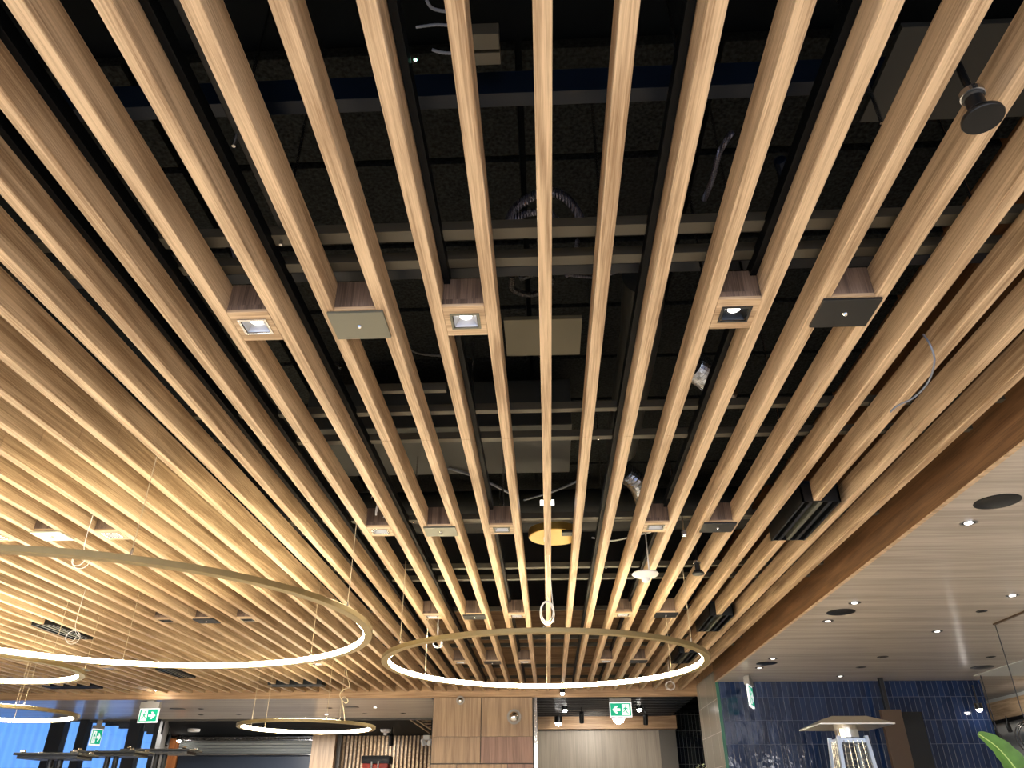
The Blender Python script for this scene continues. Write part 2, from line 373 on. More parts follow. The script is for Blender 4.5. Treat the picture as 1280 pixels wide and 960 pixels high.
# room beyond the black opening
struct('wall_divider', prism(B(), [(XA-.1,15.2),(XA,15.2),(atY(212,930,YR).x,YR),(atY(212,930,YR).x-.1,YR)], 0, CH+1.62), M['grey_dark'])
struct('wall_far', bx(atY(205,930,YR).x, XR, YR, YR+.2, 0, CH+1.62), M['grey_wall'])
def fx(x, y=930, Y=YR): return atY(x, y, Y).x
def fz(y, x=400, Y=YR): return atY(x, y, Y).z
tag(obj('roller_shutter', bx(fx(229), fx(397), YR-.2, YR-.05, fz(943), fz(927)), M['shutter']), 'ribbed grey steel roller shutter above the dark glazing', 'shutter')
tag(obj('shutter_rail', bx(fx(229), fx(397), YR-.26, YR-.205, fz(944.5), fz(942.8)), M['chrome']), 'bright metal rail along the bottom of the grey roller shutter', 'rail')
tr_ = thing('lattice_truss', 'pale metal lattice truss along the top of the roller shutter', 'truss', (fx(229), YR-.25, fz(926.5)))
L_ = fx(400)-fx(229); hh = fz(921.5)-fz(926.5)
obj('chord', bx(0, L_, -.02, .02, 0, .025), M['steel'], tr_); obj('chord', bx(0, L_, -.02, .02, hh-.025, hh), M['steel'], tr_)
zz = [(i*L_/26, 0, (.012 if i % 2 else hh-.012)) for i in range(27)]
obj('lattice_bar', tube(zz, .012, 5), M['steel'], tr_)
struct('wall_dark_glazing', bx(fx(229), fx(397), YR-.12, YR-.02, 0, fz(944)), M['darkglass'])
struct('trim_11', bx(fx(214), fx(227), YR-.15, YR-.02, 0, fz(923)), M['shelfwood'])
struct('wall_wood_pier', bx(fx(397), fx(425), YR-.5, YR-.02, 0, fz(920)), M['panel'])
struct('trim_12', bx(fx(425), fx(430), YR-.3, YR-.02, 0, fz(920)), M['grey_dark'])
sb_ = B(); x = fx(430); X1 = fx(560); st = .098
box(sb_, x, X1, YR-.06, YR-.02, 0, fz(918.5))
struct('wall_slat_backing', sb_, M['brown'])
i = 0; 
while x + st < X1:
    tag(obj('wall_slat', bx(x, x+.05, YR-.11, YR-.06, 0, fz(919)), M['slat']), 'lit vertical oak slat on the far wall, %s from the plain wood pier' % ordw(i+1), 'wall slat', 'vertical oak slats on the far wall')
    x += st; i += 1

# ---------------------------------------------------------------- ceiling slats
def slat_mesh(y0, y1):
    c = .0022; w, d = SW/2, SD
    sec = [(-w+c,0),(w-c,0),(w,c),(w,d-c),(w-c,d),(-w+c,d),(-w,d-c),(-w,c)]
    sta = [(y0,0)]
    for j in (3.30, 6.92, 10.1):
        if y0+.05 < j < y1-.05: sta += [(j-.0022,0),(j,.004),(j+.0022,0)]
    sta.append((y1,0)); bm = B(); prev = None
    for y, ins in sta:
        ring = []
        for sx, sz in sec:
            fxx = 1-ins/w; zz = d/2+(sz-d/2)*(1-ins/(d/2)); ring.append(bm.verts.new((sx*fxx, y, zz)))
        if prev:
            for k in range(8): bm.faces.new((prev[k], prev[(k+1)%8], ring[(k+1)%8], ring[k]))
        else: bm.faces.new(ring)
        prev = ring
    bm.faces.new(prev); return bm
Y0S = -2.6
DIFY = [(4.23,4.96),(7.19,7.92),(9.10,9.83)]
DIFL = [(7.30,8.03),(9.95,10.68)]
cuts = {8: DIFY, -25: DIFL}
for k in range(-20,-16): cuts[k] = [(11.35,11.60)]
for k in range(-37,-33): cuts[k] = [(11.40,11.65)]
REF = 'the slat crossing the round brass canopy'
proto = None
for k in range(-52, 11):
    where = 'crossing the round brass canopy' if k == 0 else '%s to the %s of %s' % (ordw(abs(k)), 'left' if k < 0 else 'right', REF)
    segs = []; y = Y0S
    for a, b in cuts.get(k, []): segs.append((y, a-.004)); y = b+.004
    segs.append((y, YE-.002))
    for n, (a, b) in enumerate(segs):
        if len(segs) == 1:
            if proto is None:
                proto = obj('oak_slat', slat_mesh(a, b), M['slat']); o = proto
            else:
                o = proto.copy(); C.objects.link(o)
            lb = 'pale oak ceiling slat ' + where if k == 0 else 'pale oak ceiling slat, ' + where
        else:
            o = obj('oak_slat', slat_mesh(a, b), M['slat'])
            if k == 8: lb = ('long oak slat ending at the large black slot diffuser', 'oak slat length between the large black slot diffuser and the next one behind', 'oak slat length between the second and third black slot diffusers', 'short oak slat piece behind the farthest black slot diffuser beside the wood fascia')[n]
            elif k == -25: lb = ('long oak slat ending at the slot diffuser beneath the big ring lamp', 'oak slat length between the two slot diffusers beneath the big ring lamp', 'short oak slat piece behind the far slot diffuser beneath the big ring lamp')[n]
            else: lb = ('oak slat cut at a wide black vent, ' if n == 0 else 'short oak stub behind a wide black vent, ') + ('%s left of the canopy slat' % ordw(abs(k)))
        o.location = (k*SP+SW/2, 0, ZS); tag(o, lb, 'ceiling slat', 'oak ceiling slats')

# ---------------------------------------------------------------- boxes between the slats
def downlight_box(label, framemat, X, Y, lampmat='lamp', n=0):
    t = thing('recessed_downlight', label, 'downlight', (X, Y, ZS), group='square downlights between the slats')
    w, l = .0765, .094
    fw, fl = .052, .046
    bb = B()   # underside board with a square opening
    prof = [(-w,-l,w,-fl),(-w,fl,w,l),(-w,-fl,-fw,fl),(fw,-fl,w,fl)]
    for a in prof: box(bb, a[0],a[2],a[1],a[3], 0, .012)
    bmesh.ops.remove_doubles(bb, verts=bb.verts[:], dist=1e-5)
    obj('underside_board', bb, M['board'], t)
    obj('veneer_box', bx(-w, w, -l+.002, l-.002, .034, .128), M['veneer'], t)
    fb = B(); e = .009
    for a in ((-w,-l,w,-l+.008),(-w,l-.008,w,l)): pass
    obj('veneer_front', bx(-w, w, -l, -l+.01, .012, .034), M['veneer'], t)
    obj('veneer_rear', bx(-w, w, l-.01, l, .012, .034), M['veneer'], t)
    pts = [(fw+.004,-.003),(fw+.004,.0),(fw-e,.0),(fw-e-.006,-.003)]
    fr = B(); n4 = [(-1,-1),(1,-1),(1,1),(-1,1)]; rings = []
    for (q, z) in ((0,-.0035),(0,.0),(e,.0),(e,-.0035)):
        rings.append([fr.verts.new((sx*(fw+.003-q), sy*(fl+.003-q), z)) for sx, sy in n4])
    for r in range(4):
        for s in range(4): fr.faces.new((rings[r][s], rings[r][(s+1)%4], rings[(r+1)%4][(s+1)%4], rings[(r+1)%4][s]))
    obj('frame', fr, framemat, t)
    rf = B(); top = .028; a, b_ = fw-e, fl-e
    lo = [rf.verts.new((sx*a, sy*b_, 0)) for sx, sy in n4]; hi = [rf.verts.new((sx*a*.62, sy*b_*.62, top)) for sx, sy in n4]
    for s in range(4): rf.faces.new((lo[s], lo[(s+1)%4], hi[(s+1)%4], hi[s]))
    rf.faces.new(hi)
    obj('reflector', rf, M['whiteglow'] if framemat != M['black'] else M['blacks'], t)
    obj('lamp', lathe([(0,.022),(.023,.022),(.023,.026),(0,.026)], 20), M[lampmat], t)
    return t
def plate_box(label, pm, X, Y):
    t = thing('access_plate_box', label, 'access plate', (X, Y, ZS), group='plated boxes between the slats')
    w, l = .0765, .094
    obj('underside_board', bx(-w, w, -l, l, 0, .012), M['board'], t)
    obj('veneer_box', bx(-w, w, -l+.001, l-.001, .012, .128), M['veneer'], t)
    p = obj('plate', bx(-.104, .104, -.086, .086, -.011, -.001, .0015), pm, t)
    obj('knob', lathe([(0,-.018),(.006,-.018),(.009,-.012),(.009,-.011),(0,-.011)], 16), M['chrome'], p)
    return t
ROWY = [2.28, 4.665, 7.15, 9.66]
cols = [(-6,'d','outer'),(-4,'p',''),(-2,'d','inner'),(3,'d','r'),(5,'p','r')]
rown = ['the row nearest the camera','the second row back','the third row back','the fourth row back']
def gx(j): return (j+.615)*SP
cn = {-6:'six gaps left of the canopy slat', -4:'four gaps left of the canopy slat', -2:'two gaps left of the canopy slat', 3:'three slats right of the canopy slat', 5:'five slats right of the canopy slat'}
for r, Y in enumerate(ROWY):
    for j, kd, _ in cols:
        if kd == 'd':
            fm = M['black'] if (r == 0 and j == 3) else M['steel'] if j == -6 or r > 1 else M['plate_grey']
            downlight_box('square downlight %s, in %s' % (cn[j], rown[r]), fm, gx(j), Y, 'lamp' if r < 3 else 'lamp_dim')
        else:
            pm = {(0,-4):'plate_grey',(0,5):'black',(1,-4):'plate_grey',(1,5):'black'}.get((r,j),'black')
            plate_box('%s square plate %s, in %s' % ('black' if pm == 'black' else 'grey', cn[j], rown[r]), M[pm], gx(j), Y)
downlight_box('square downlight cut by the frame edge above the big ring lamp', M['steel'], gx(-19), 4.66)
plate_box('pale grey plate above the near side of the big ring lamp', M['plate_pale'], gx(-17), 4.64)
downlight_box('square downlight just beyond the pale grey plate above the big ring', M['steel'], gx(-15), 4.66)
downlight_box('square downlight inside the big ring lamp, on the left of the black plate', M['black'], gx(-19), 7.2)
plate_box('black plate seen inside the big ring lamp between two downlights', M['black'], gx(-17), 7.2)
downlight_box('square downlight inside the big ring lamp, on the right of the black plate', M['black'], gx(-15), 7.2)
downlight_box('small square downlight beyond the tip of the big ring lamp', M['steel'], gx(-15), 9.7)
downlight_box('small square downlight beyond the bright edge of the big ring lamp', M['steel'], gx(-24), 9.9)
downlight_box('small square downlight near the far left slot diffuser', M['steel'], gx(-29), 9.9)
plate_box('grey plate behind the lit tip of the half hidden ring lamp', M['plate_pale'], gx(-31), 9.95)

# ---------------------------------------------------------------- slot diffusers
def diffuser(label, X, Y0, Y1, w=.226, along='y', z=ZS, name='slot_diffuser', wx=None):
    t = thing(name, label, 'air vent', (X, (Y0+Y1)/2, z), group='black slot diffusers')
    l = (Y1-Y0)/2; a = w/2
    if along == 'x': a, l = w/2, l
    for s in (-1, 1):
        obj('end_cap', bx(-a, a, s*l-(.004 if s > 0 else 0), s*l+(.004 if s < 0 else 0), -.004, .11), M['blacks'], t) if along == 'y' else obj('end_cap', bx(s*a-(.004 if s > 0 else 0), s*a+(.004 if s < 0 else 0), -l, l, -.004, .11), M['blacks'], t)
        obj('flange', bx(s*a-.012 if s > 0 else -a, a if s > 0 else -a+.012, -l, l, -.007, .09), M['blacks'], t) if along == 'y' else obj('flange', bx(-a, a, s*l-.012 if s > 0 else -l, l if s > 0 else -l+.012, -.007, .09), M['blacks'], t)
    obj('plenum_box', bx(-a+.002, a-.002, -l+.002, l-.002, .09, .128), M['navymetal'], t)
    if along == 'y':
        n = 3
        for i in range(1, 4):
            x = -a + 2*a*i/4
            obj('blade', bx(x-.011, x+.011, -l+.004, l-.004, -.004, .035, .002), M['blacks'] if i != 2 else M['plate_grey'], t)
    else:
        for i in range(1, 4):
            y = -l + 2*l*i/4
            obj('blade', bx(-a+.004, a-.004, y-.012, y+.012, -.004, .035, .002), M['blacks'], t)
    return t
diffuser('large black slot diffuser interrupting a slat near the wood fascia', 1.65, *DIFY[0])
diffuser('black slot diffuser just above the tip of the central ring lamp', 1.65, *DIFY[1])
diffuser('black slot diffuser seen through the central ring lamp', 1.65, *DIFY[2])
diffuser('black slot diffuser seen inside the big ring lamp', -24.85*SP, *DIFL[0])
diffuser('black slot diffuser just beyond the lit edge of the big ring lamp', -24.85*SP, *DIFL[1])
diffuser('wide black vent across four slats, behind the big ring lamp by the end fascia', -18.4*SP, 11.36, 11.59, .80, 'x')
diffuser('wide black vent across four slats, near the blue window corner by the fascia', -35.4*SP, 11.41, 11.64, .80, 'x')

# ---------------------------------------------------------------- ring lamps
def snap(cx, r, a):
    # keep every cable in the gap between two slats
    X = cx + r*math.cos(a); j = math.floor(X/SP); f = X-j*SP
    if f < SW+.012: f = SW+.014 if f > SW/2 else -.014
    c_ = max(-1, min(1, (j*SP+f-cx)/r)); b = math.acos(c_)
    return b if math.sin(a) >= 0 else -b
def ring_lamp(label, cx, cy, R, hb, cab, w=.055, t=.034, htop=1.716, power=None):
    root = thing('ring_pendant_lamp', label, 'ring lamp', (cx, cy, CH+hb), group='brass ring pendant lamps')
    seg = 160; c = .002
    pr = [(R-w,0),(R-c,0),(R,c),(R,t-c),(R-c,t),(R-w,t)]
    obj('brass_frame', lathe(pr, seg, True), M['brass'], root, smooth=True)
    obj('led_diffuser', lathe([(R-w-.001,.003),(R-w-.004,.003),(R-w-.004,t+.006),(R-w-.001,t+.006)], seg, True), M['led'], root)
    for a in cab:
        a = snap(cx, R-w*.4, a)
        x, y = (R-w*.4)*math.cos(a), (R-w*.4)*math.sin(a)
        cb = obj('suspension_cable', tube([(x,y,t),(x,y,htop-hb)], .0021, 6), M['cable'], root)
        obj('cable_gripper', lathe([(0,0),(.006,0),(.006,.03),(.003,.04),(0,.04)], 10), M['steel'], cb, loc=(x,y,t))
    return root
def ang(cx, cy, px, py, hb):
    p = at(px, py, hb); return math.atan2(p.y-cy, p.x-cx)
c2 = (-.02, 6.51)
r2 = ring_lamp('central glowing brass ring lamp hanging whole in front of the wooden pillar', c2[0], c2[1], 1.345, 1.04,
   [ang(*c2,493,810,1.05), ang(*c2,873,807,1.05), ang(*c2,529,849,1.05), ang(*c2,835,845,1.05), ang(*c2,684,862,1.05)])
c1 = (-2.82, 4.88)
r1 = ring_lamp('largest and nearest glowing brass ring lamp, cut off by the left edge', c1[0], c1[1], 1.66, 1.04,
   [ang(*c1,458,770,1.05), ang(*c1,385,826,1.05), ang(*c1,150,834,1.05), ang(*c1,175,694,1.05), PI])
c3 = (-5.02, 6.68)
r3 = ring_lamp('glowing ring lamp half hidden behind the lit edge of the biggest ring', c3[0], c3[1], .86, 1.07, [ang(*c3,83,828,1.08), ang(*c3,60,842,1.08), -2.0])
c4 = (-5.86, 8.24)
r4 = ring_lamp('glowing ring lamp low in front of the blue window', c4[0], c4[1], .83, .87, [ang(*c4,41,878,.88), ang(*c4,52,884,.88), 1.9])
c5 = (-2.96, 9.85)
r5 = ring_lamp('small glowing ring lamp hanging whole in front of the roller shutter', c5[0], c5[1], .83, .87, [ang(*c5,403,902,.88), ang(*c5,443,900,.88), ang(*c5,300,912,.88), ang(*c5,305,916,.88)])
def cord(name, pts, r, m, label=None, parent=None, cat='cable', n=8, seg=7, group=None):
    o = obj(name, tube(spline(pts, n), r, seg), m, parent, smooth=True)
    if label: tag(o, label, cat, group)
    return o
def coil(cx, cy, cz, r, turns, jit=.012, tall=1.25, n=14):
    p = []
    for i in range(turns*n+1):
        a = 2*PI*i/n; q = r*(1+.12*math.sin(a*.37))
        p.append((cx+q*math.cos(a)*.9, cy+jit*math.sin(a*.31+i*.02), cz+q*tall*math.sin(a)))
    return p
# brass canopy between the slats with its hanging flex
can = at(693, 669, 1.74)
t = thing('brass_canopy', 'round brass ceiling canopy above the central ring, crossed by one slat', 'canopy', (can.x, can.y, CH+1.722))
obj('canopy_disc', lathe([(0,0),(.184,0),(.188,.004),(.188,.055),(0,.055)], 48), M['brass_disc'], t, smooth=True)
obj('driver_box', bx(.05, .15, -.17, -.09, -.02, .0, .004), M['black'], t)
obj('cord_grip', lathe([(0,-.03),(.012,-.03),(.016,0),(0,0)], 14), M['white'], t, loc=(-.065,0,0))
px = can.x-.065
cz = CH+1.19
pts = [(px, can.y, CH+1.69), (px+.004, can.y, CH+1.45), (px, can.y, cz+.12)] + coil(px, can.y, cz, .05, 5, .02, 1.45)
cord('power_flex', pts, .0024, M['wcable'], 'white flex coiled up below the round brass canopy', n=3)
cord('power_flex', [(px+.02, can.y, CH+1.69), (px+.03, can.y+.01, CH+1.4), (px+.045, can.y, cz-.05), (px+.03,can.y-.04,CH+1.12), (c2[0]-.01, c2[1]-1.30, CH+1.078)], .0022, M['wcable'], 'single white wire dropping from the brass canopy to the central ring')

def loop_cable(label, x, y, h, rpx, m='wcable', turns=2, up=None, top=1.66):
    p = at(x, y, h); r = rpx/((HY-y)*math.cos(th)/h)
    pts = ([(p.x, p.y, CH+top), (p.x, p.y, p.z+r*1.6)] if up is None else []) + coil(p.x, p.y, p.z, r, turns, .02, .8)
    return cord('coiled_cable', pts, .002, M[m], label, n=3)
loop_cable('white cable loop hanging just behind the left side of the central ring', 547, 804, 1.35, 6)
loop_cable('pale cable loop hanging behind the near edge of the biggest ring', 100, 700, 1.32, 11)
loop_cable('pale cable loop hanging below the slot diffuser inside the biggest ring', 90, 796, 1.25, 9)
loop_cable('tangled pale cable hanging beyond the lit right side of the central ring', 838, 857, 1.35, 6, turns=4)
# curly flex over the small ring
P = [at(431, 821, 1.6), at(433, 845, 1.45), at(431, 860, 1.33), at(425, 868, 1.27), at(431, 873, 1.23), at(434, 879, 1.19), at(428, 874, 1.22), at(427, 868, 1.26), at(429, 884, 1.15), at(431, 903, 1.0)]
Yq = 9.9
P = [atY(a, b, Yq) for a, b in ((431,821),(434,845),(437,858),(430,862),(425,867),(426,873),(432,879),(435,876),(431,871),(427,874),(429,884),(431,902))]
cord('curly_flex', P, .004, M['cable'], 'pale curly flex hanging down to the small ring lamp')
P = [atY(a, b, 4.45) for a, b in ((477,610),(474,622),(468,624),(464,620))]
t = thing('loose_wires', 'loose white and black wires poking out beside a downlight box', 'wires', atY(476,640,4.45))
b0 = atY(476,640,4.45)
def rel(l, Y): return [atY(a, b, Y)-b0 for a, b in l]
obj('white_wire', tube(spline(rel([(478,600),(477,618),(471,634),(470,644)],4.45)), .006, 6), M['wcable'], t, smooth=True)
obj('white_wire', tube(spline(rel([(472,640),(470,624),(466,620),(464,623)],4.45)), .0025, 6), M['wcable'], t, smooth=True)
obj('white_wire', tube(spline(rel([(480,618),(483,632),(482,642),(479,647)],4.45)), .0025, 6), M['wcable'], t, smooth=True)
obj('black_wire', tube(spline(rel([(483,616),(479,617),(476,628),(474,636)],4.45)), .003, 6), M['bcable'], t, smooth=True)
P = [at(1154, 418, 1.66), at(1163,432,1.60), at(1168,452,1.55), at(1160,478,1.53), at(1142,497,1.53), at(1122,507,1.53), at(1113,515,1.52)]
cord('drooping_cable', P, .0042, M['gcable'], 'thin grey blue cable drooping in an arc below the right slats')

# ---------------------------------------------------------------- small ceiling fittings between slats
def disc_fitting(label, X, Y, h, r):
    t = thing('round_ceiling_fitting', label, 'ceiling fitting', (X, Y, CH+h), group='black round fittings')
    obj('disc', lathe([(0,0),(r*.96,0),(r,.004),(r*.97,.012),(r*.62,.03),(.0,.03)], 40), M['blacks'], t, smooth=True)
    obj('neck', lathe([(0,.03),(r*.45,.03),(r*.45,.075),(r*.55,.08),(r*.55,.095),(0,.095)], 28), M['blacks'], t, smooth=True)
    obj('collar', lathe([(r*.3,.08),(r*.6,.085),(r*.6,.1),(r*.3,.1)], 28, True), M['steel'], t)
    obj('drop_rod', lathe([(0,.095),(.01,.095),(.01,.3),(0,.3)], 12), M['blacks'], t)
    return t
p = at(1218, 150, 1.50); disc_fitting('round black disc on a short neck between the nearest right slats', 1.123, p.y, 1.50, .05)
p = at(873, 718, 1.52); disc_fitting('small round black disc fitting above the central ring, beside the smoke detector', p.x, p.y, 1.52, .045)
p = at(807, 722, 1.47)
t = thing('smoke_detector', 'white round smoke detector hanging between slats above the central ring', 'smoke detector', (p.x, p.y, CH+1.47))
obj('detector_body', lathe([(0,-.012),(.022,-.012),(.03,-.004),(.085,.012),(.098,.024),(.09,.034),(0,.034)], 40), M['white'], t, smooth=True)
obj('sensor_cap', lathe([(0,-.036),(.02,-.033),(.03,-.022),(.032,-.008),(0,-.008)], 24), M['white'], t, smooth=True)
obj('drop_rod', lathe([(0,.034),(.005,.034),(.005,.4),(0,.4)], 8), M['wcable'], t, loc=(.03,0,0))
p = at(855, 667, 1.6)
t = thing('fixing_clamp', 'small bright metal clamp beside a slat above the smoke detector', 'clamp', p)
obj('clamp_body', bx(-.014,.014,-.02,.02,-.016,.02,.004), M['steel'], t); obj('clamp_bolt', tube([(0,0,.02),(0,0,.15)], .005, 8), M['steel'], t)
p = at(684, 631, 1.9)
tag(obj('led_batten', bx(-.05,.05,-.02,.02,0,.03,.004), M['lamp'], loc=p), 'small glowing white lamp seen in the dark void behind the brass canopy', 'lamp')

# ---------------------------------------------------------------- dark void above the slats
ZC = ZS+SD
def channel(Y, w, z0, z1, m, label, x0=XL, x1=XF, X=None):
    o = obj('support_channel', bx(x0, x1, Y-w/2, Y+w/2, z0, z1, .002), m); tag(o, label, 'support channel', 'channels crossing above the slats'); return o
chs = [(1.52,.05,.16,.26,'navymetal'), (1.965,.055,.02,.06,'channel'), (2.12,.05,.02,.06,'channel'), (2.30,.06,.12,.2,'navymetal'),
       (3.27,.04,.01,.05,'channel'), (3.59,.045,.01,.05,'channel'), (4.86,.05,.01,.05,'channel'), (5.02,.03,.05,.09,'channel'),
       (6.03,.05,.01,.05,'channel'), (6.38,.05,.01,.05,'channel'), (7.70,.04,.05,.09,'channel'), (8.95,.05,.01,.05,'channel'), (9.40,.05,.01,.05,'channel'), (10.9,.05,.01,.05,'channel'), (11.9,.05,.01,.05,'channel')]
for i, (Y, w, a, b, m) in enumerate(chs):
    channel(Y, w, ZC+a, ZC+b, M[m], '%s metal channel across the void, %s back from the camera' % ('navy' if m == 'navymetal' else 'grey', ordw(i+1)))
channel(3.05,.03,ZC+.01,ZC+.05,M['channel'],'short grey metal channel stub above two slats', -1.0*SP*4.2, -.45)
# rails along the slats
rails = [(-8,1),(-7,1),(-5,1),(-2,1),(2,-1),(4,-1)]
for k, s in rails:
    X = k*SP+SW/2 + s*(SW/2+.014)
    r = obj('carrier_rail', bx(X-.012, X+.012, Y0S, YE-.1, ZC-.02, ZC+.03, .002), M['rail'])
    tag(r, 'black metal rail beside the slat %s' % ('%s to the %s of the canopy slat' % (ordw(abs(k)), 'left' if k < 0 else 'right')), 'rail', 'black rails along the slats')
Xg = -5*SP+SW+.10
gr = thing('perforated_rail', 'black rail with copper rimmed holes between two near left slats', 'rail', (Xg, 0, ZC+.05))
obj('rail_body', bx(-.05, .05, -1.5, 1.95, 0, .03, .002), M['black'], gr)
M['copper'] = mat('copper eyelet', lin(190,130,100), .35, .8)
for y in (1.02, 1.16, 1.30, 1.44, 1.60):
    obj('eyelet', lathe([(.005,-.003),(.009,-.003),(.009,0),(.005,0)], 14, True), M['copper'], gr, loc=(.0, y, 0))
# deck ribs, insulation panels, duct, pipes, flex
for i in range(8):
    Y = 2.0+i*.62
    for j in range(6):
        X = -2.6+j*.85
        tag(obj('insulation_panel', bx(X, X+.82, Y, Y+.58, ZT-.07, ZT-.01, .004), M['speckle']), 'speckled grey insulation panel on the dark deck, panel %s in row %s' % (ordw(j+1), ordw(i+1)), 'insulation panel', 'speckled insulation panels')
def ribbed(pts, r, m, name, label, cat, amp=.12, seg=16, n=30, rib=1):
    sp = spline(pts, n)
    return tag(obj(name, tube(sp, r, seg, rfun=lambda i: r*(1+(amp if i % 2 else -amp))), m), label, cat)
tag(obj('round_duct', tube([(.52,2.9,ZC+.55),(.55,3.4,ZC+.55),(.57,4.9,ZC+.55)], .11, 24), M['duct'], smooth=True), 'dark grey round pipe running back in the void right of centre', 'duct')
tag(obj('round_duct', tube([(-3.2,6.7,ZC+.75),(1.9,6.7,ZC+.75)], .2, 24), M['duct'], smooth=True), 'wide dark duct crossing the void behind the second box row', 'duct')
tag(obj('square_duct', bx(-1.6,.2,4.4,5.2,ZC+.5,ZC+.85,.01), M['duct']), 'dark square duct above the centre slats', 'duct')
tag(obj('square_duct', bx(-3.0,2.1,.0,1.35,ZC+.6,ZC+1.0,.01), M['plenum']), 'broad black duct overhead at the top of the view', 'duct')
tag(obj('sheet_panel', bx(-.16,.19,2.72,3.02,ZC+.18,ZC+.2,.002), M['duct']), 'olive grey sheet metal panel above the canopy slat', 'panel')
tag(obj('hanging_board', bx(1.0,1.5,1.3,1.62,ZC+.12,ZC+.14,.002), M['duct']), 'dark board above the slats near the round black disc', 'panel')
M['olive'] = mat('olive sheet', lin(104,100,82), .6)
bpy.data.objects['sheet_panel'].data.materials[0] = M['olive']
def V(l, h): return [at(a, b, h) for a, b in l]
ribbed(V([(636,275),(650,255),(680,240),(705,246),(722,266),(730,290)], 2.05), .017, M['armour'], 'armoured_cable', 'large armoured cable loop in the void above the canopy slat', 'cable', .12, 8, 26)
ribbed(V([(645,272),(662,266),(685,266),(700,280)], 2.03), .014, M['armour'], 'armoured_cable', 'smaller armoured cable under the large loop near the canopy slat', 'cable', .12, 8, 26)
ribbed(V([(722,300),(716,330),(708,345)], 1.95), .008, M['armour'], 'armoured_cable', 'short armoured cable dropping beside the canopy slat', 'cable', .12, 8, 20)
ribbed(V([(640,345),(642,362),(668,368),(690,350),(672,342),(650,348)], 1.98), .013, M['bcable'], 'armoured_cable', 'black cable loop in the void beside the olive sheet panel', 'cable', .08, 8, 14)
ribbed(V([(708,343),(740,346),(770,340),(800,325),(822,310)], 1.95), .007, M['armour'], 'armoured_cable', 'armoured cable running right from the canopy slat', 'cable', .1, 8, 26)
ribbed(V([(975,200),(982,225),(990,250),(986,262)], 1.95), .02, M['navymetal'], 'armoured_cable', 'dark blue ribbed conduit between the third and fourth right slats', 'cable', .12, 10, 20)
ribbed(V([(915,165),(900,190),(890,225),(880,250)], 1.9), .009, M['armour'], 'armoured_cable', 'bright spiral cable between the second and third right slats', 'cable', .14, 8, 26)
ribbed(V([(284,300),(292,308),(297,325),(302,335)], 1.95), .014, M['armour'], 'armoured_cable', 'short armoured cable end above the nearest left downlight', 'cable', .12, 8, 20)
ribbed(V([(500,420),(520,440),(560,445)], 2.2), .008, M['bcable'], 'armoured_cable', 'thin black cable behind the grey plate', 'cable', .1, 8, 10)
ribbed([at(862,455,2.2), at(885,470,2.2), at(905,492,2.2)], .085, M['flex'], 'flexible_duct', 'shiny blue foil flexible duct in the void between the right slats', 'duct', .05, 24, 14)
ribbed([at(780,590,2.2), at(797,604,2.15), at(806,625,2.1)], .075, M['flex'], 'flexible_duct', 'foil flexible duct deep in the void above the second box row', 'duct', .06, 20, 12)
ribbed(V([(560,585),(600,598),(640,618)], 2.2), .01, M['gcable'], 'void_cable', 'thin curving cable above the second downlight row, left part', 'cable', 0, 8, 10)
ribbed(V([(655,625),(690,615),(720,602),(735,590)], 2.2), .008, M['gcable'], 'void_cable', 'thin curving cable above the brass canopy', 'cable', 0, 8, 10)
ribbed(V([(740,672),(765,676),(800,668),(828,662)], 1.95), .007, M['wcable'], 'void_cable', 'pale sagging cable beside the brass canopy', 'cable', 0, 8, 10)
ribbed(V([(533,0),(540,10),(555,14),(570,14)], 1.9), .0045, M['gcable'], 'void_cable', 'grey conduit curving into the junction box from above', 'cable', .06, 8, 14)
ribbed(V([(520,34),(545,31),(566,32)], 1.9), .004, M['gcable'], 'void_cable', 'straight grey conduit crossing to the junction box', 'cable', .06, 8, 10)
ribbed(V([(540,62),(555,66),(585,67)], 1.9), .0045, M['gcable'], 'void_cable', 'lower grey conduit entering the black cone of the junction box', 'cable', .06, 8, 14)
jb = at(598, 55, 1.9)
t = thing('junction_box', 'pale metal junction box partly hidden behind a slat near the top', 'junction box', jb)
obj('box_body', bx(-.045,.06,-.03,.02,0,.05,.003), M['channel'], t)
obj('box_body', bx(-.035,.06,.03,.07,.0,.05,.003), M['channel'], t)
obj('bracket', bx(-.065,-.045,-.12,.0,-.0,.02,.003), M['navymetal'], t)
gl_ = at(519, 76, 1.78)
tag(obj('indicator_lamp', lathe([(0,0),(.004,.001),(.005,.005),(0,.006)], 12), mat('green indicator', (.3,1,.6,1), .4, emit=(.4,1,.7,1), es=4), loc=gl_), 'tiny glowing green indicator beside a slat near the top', 'indicator light')
# threaded rods
rodp = [(1.0,1.52),(.45,1.52),(-.9,1.52),(-.9,1.965),(.25,2.2),(.62,2.25),(.78,2.28),(-.35,3.27),(.3,3.59),(-1.05,3.27),(1.2,3.4),(-.28,4.86),(-.9,4.86),(.9,4.86),(.5,6.03),(-.4,6.38),(1.5,1.965),(-1.6,1.965),(-2.2,3.27)]
for i, (x, y) in enumerate(rodp):
    tag(obj('threaded_rod', tube([(x,y,ZC+.0),(x,y,ZT)], .006, 8), M['steel']), 'thin threaded rod hanging a channel above the slats, %s of the rods' % ordw(i+1), 'threaded rod', 'threaded hanger rods')

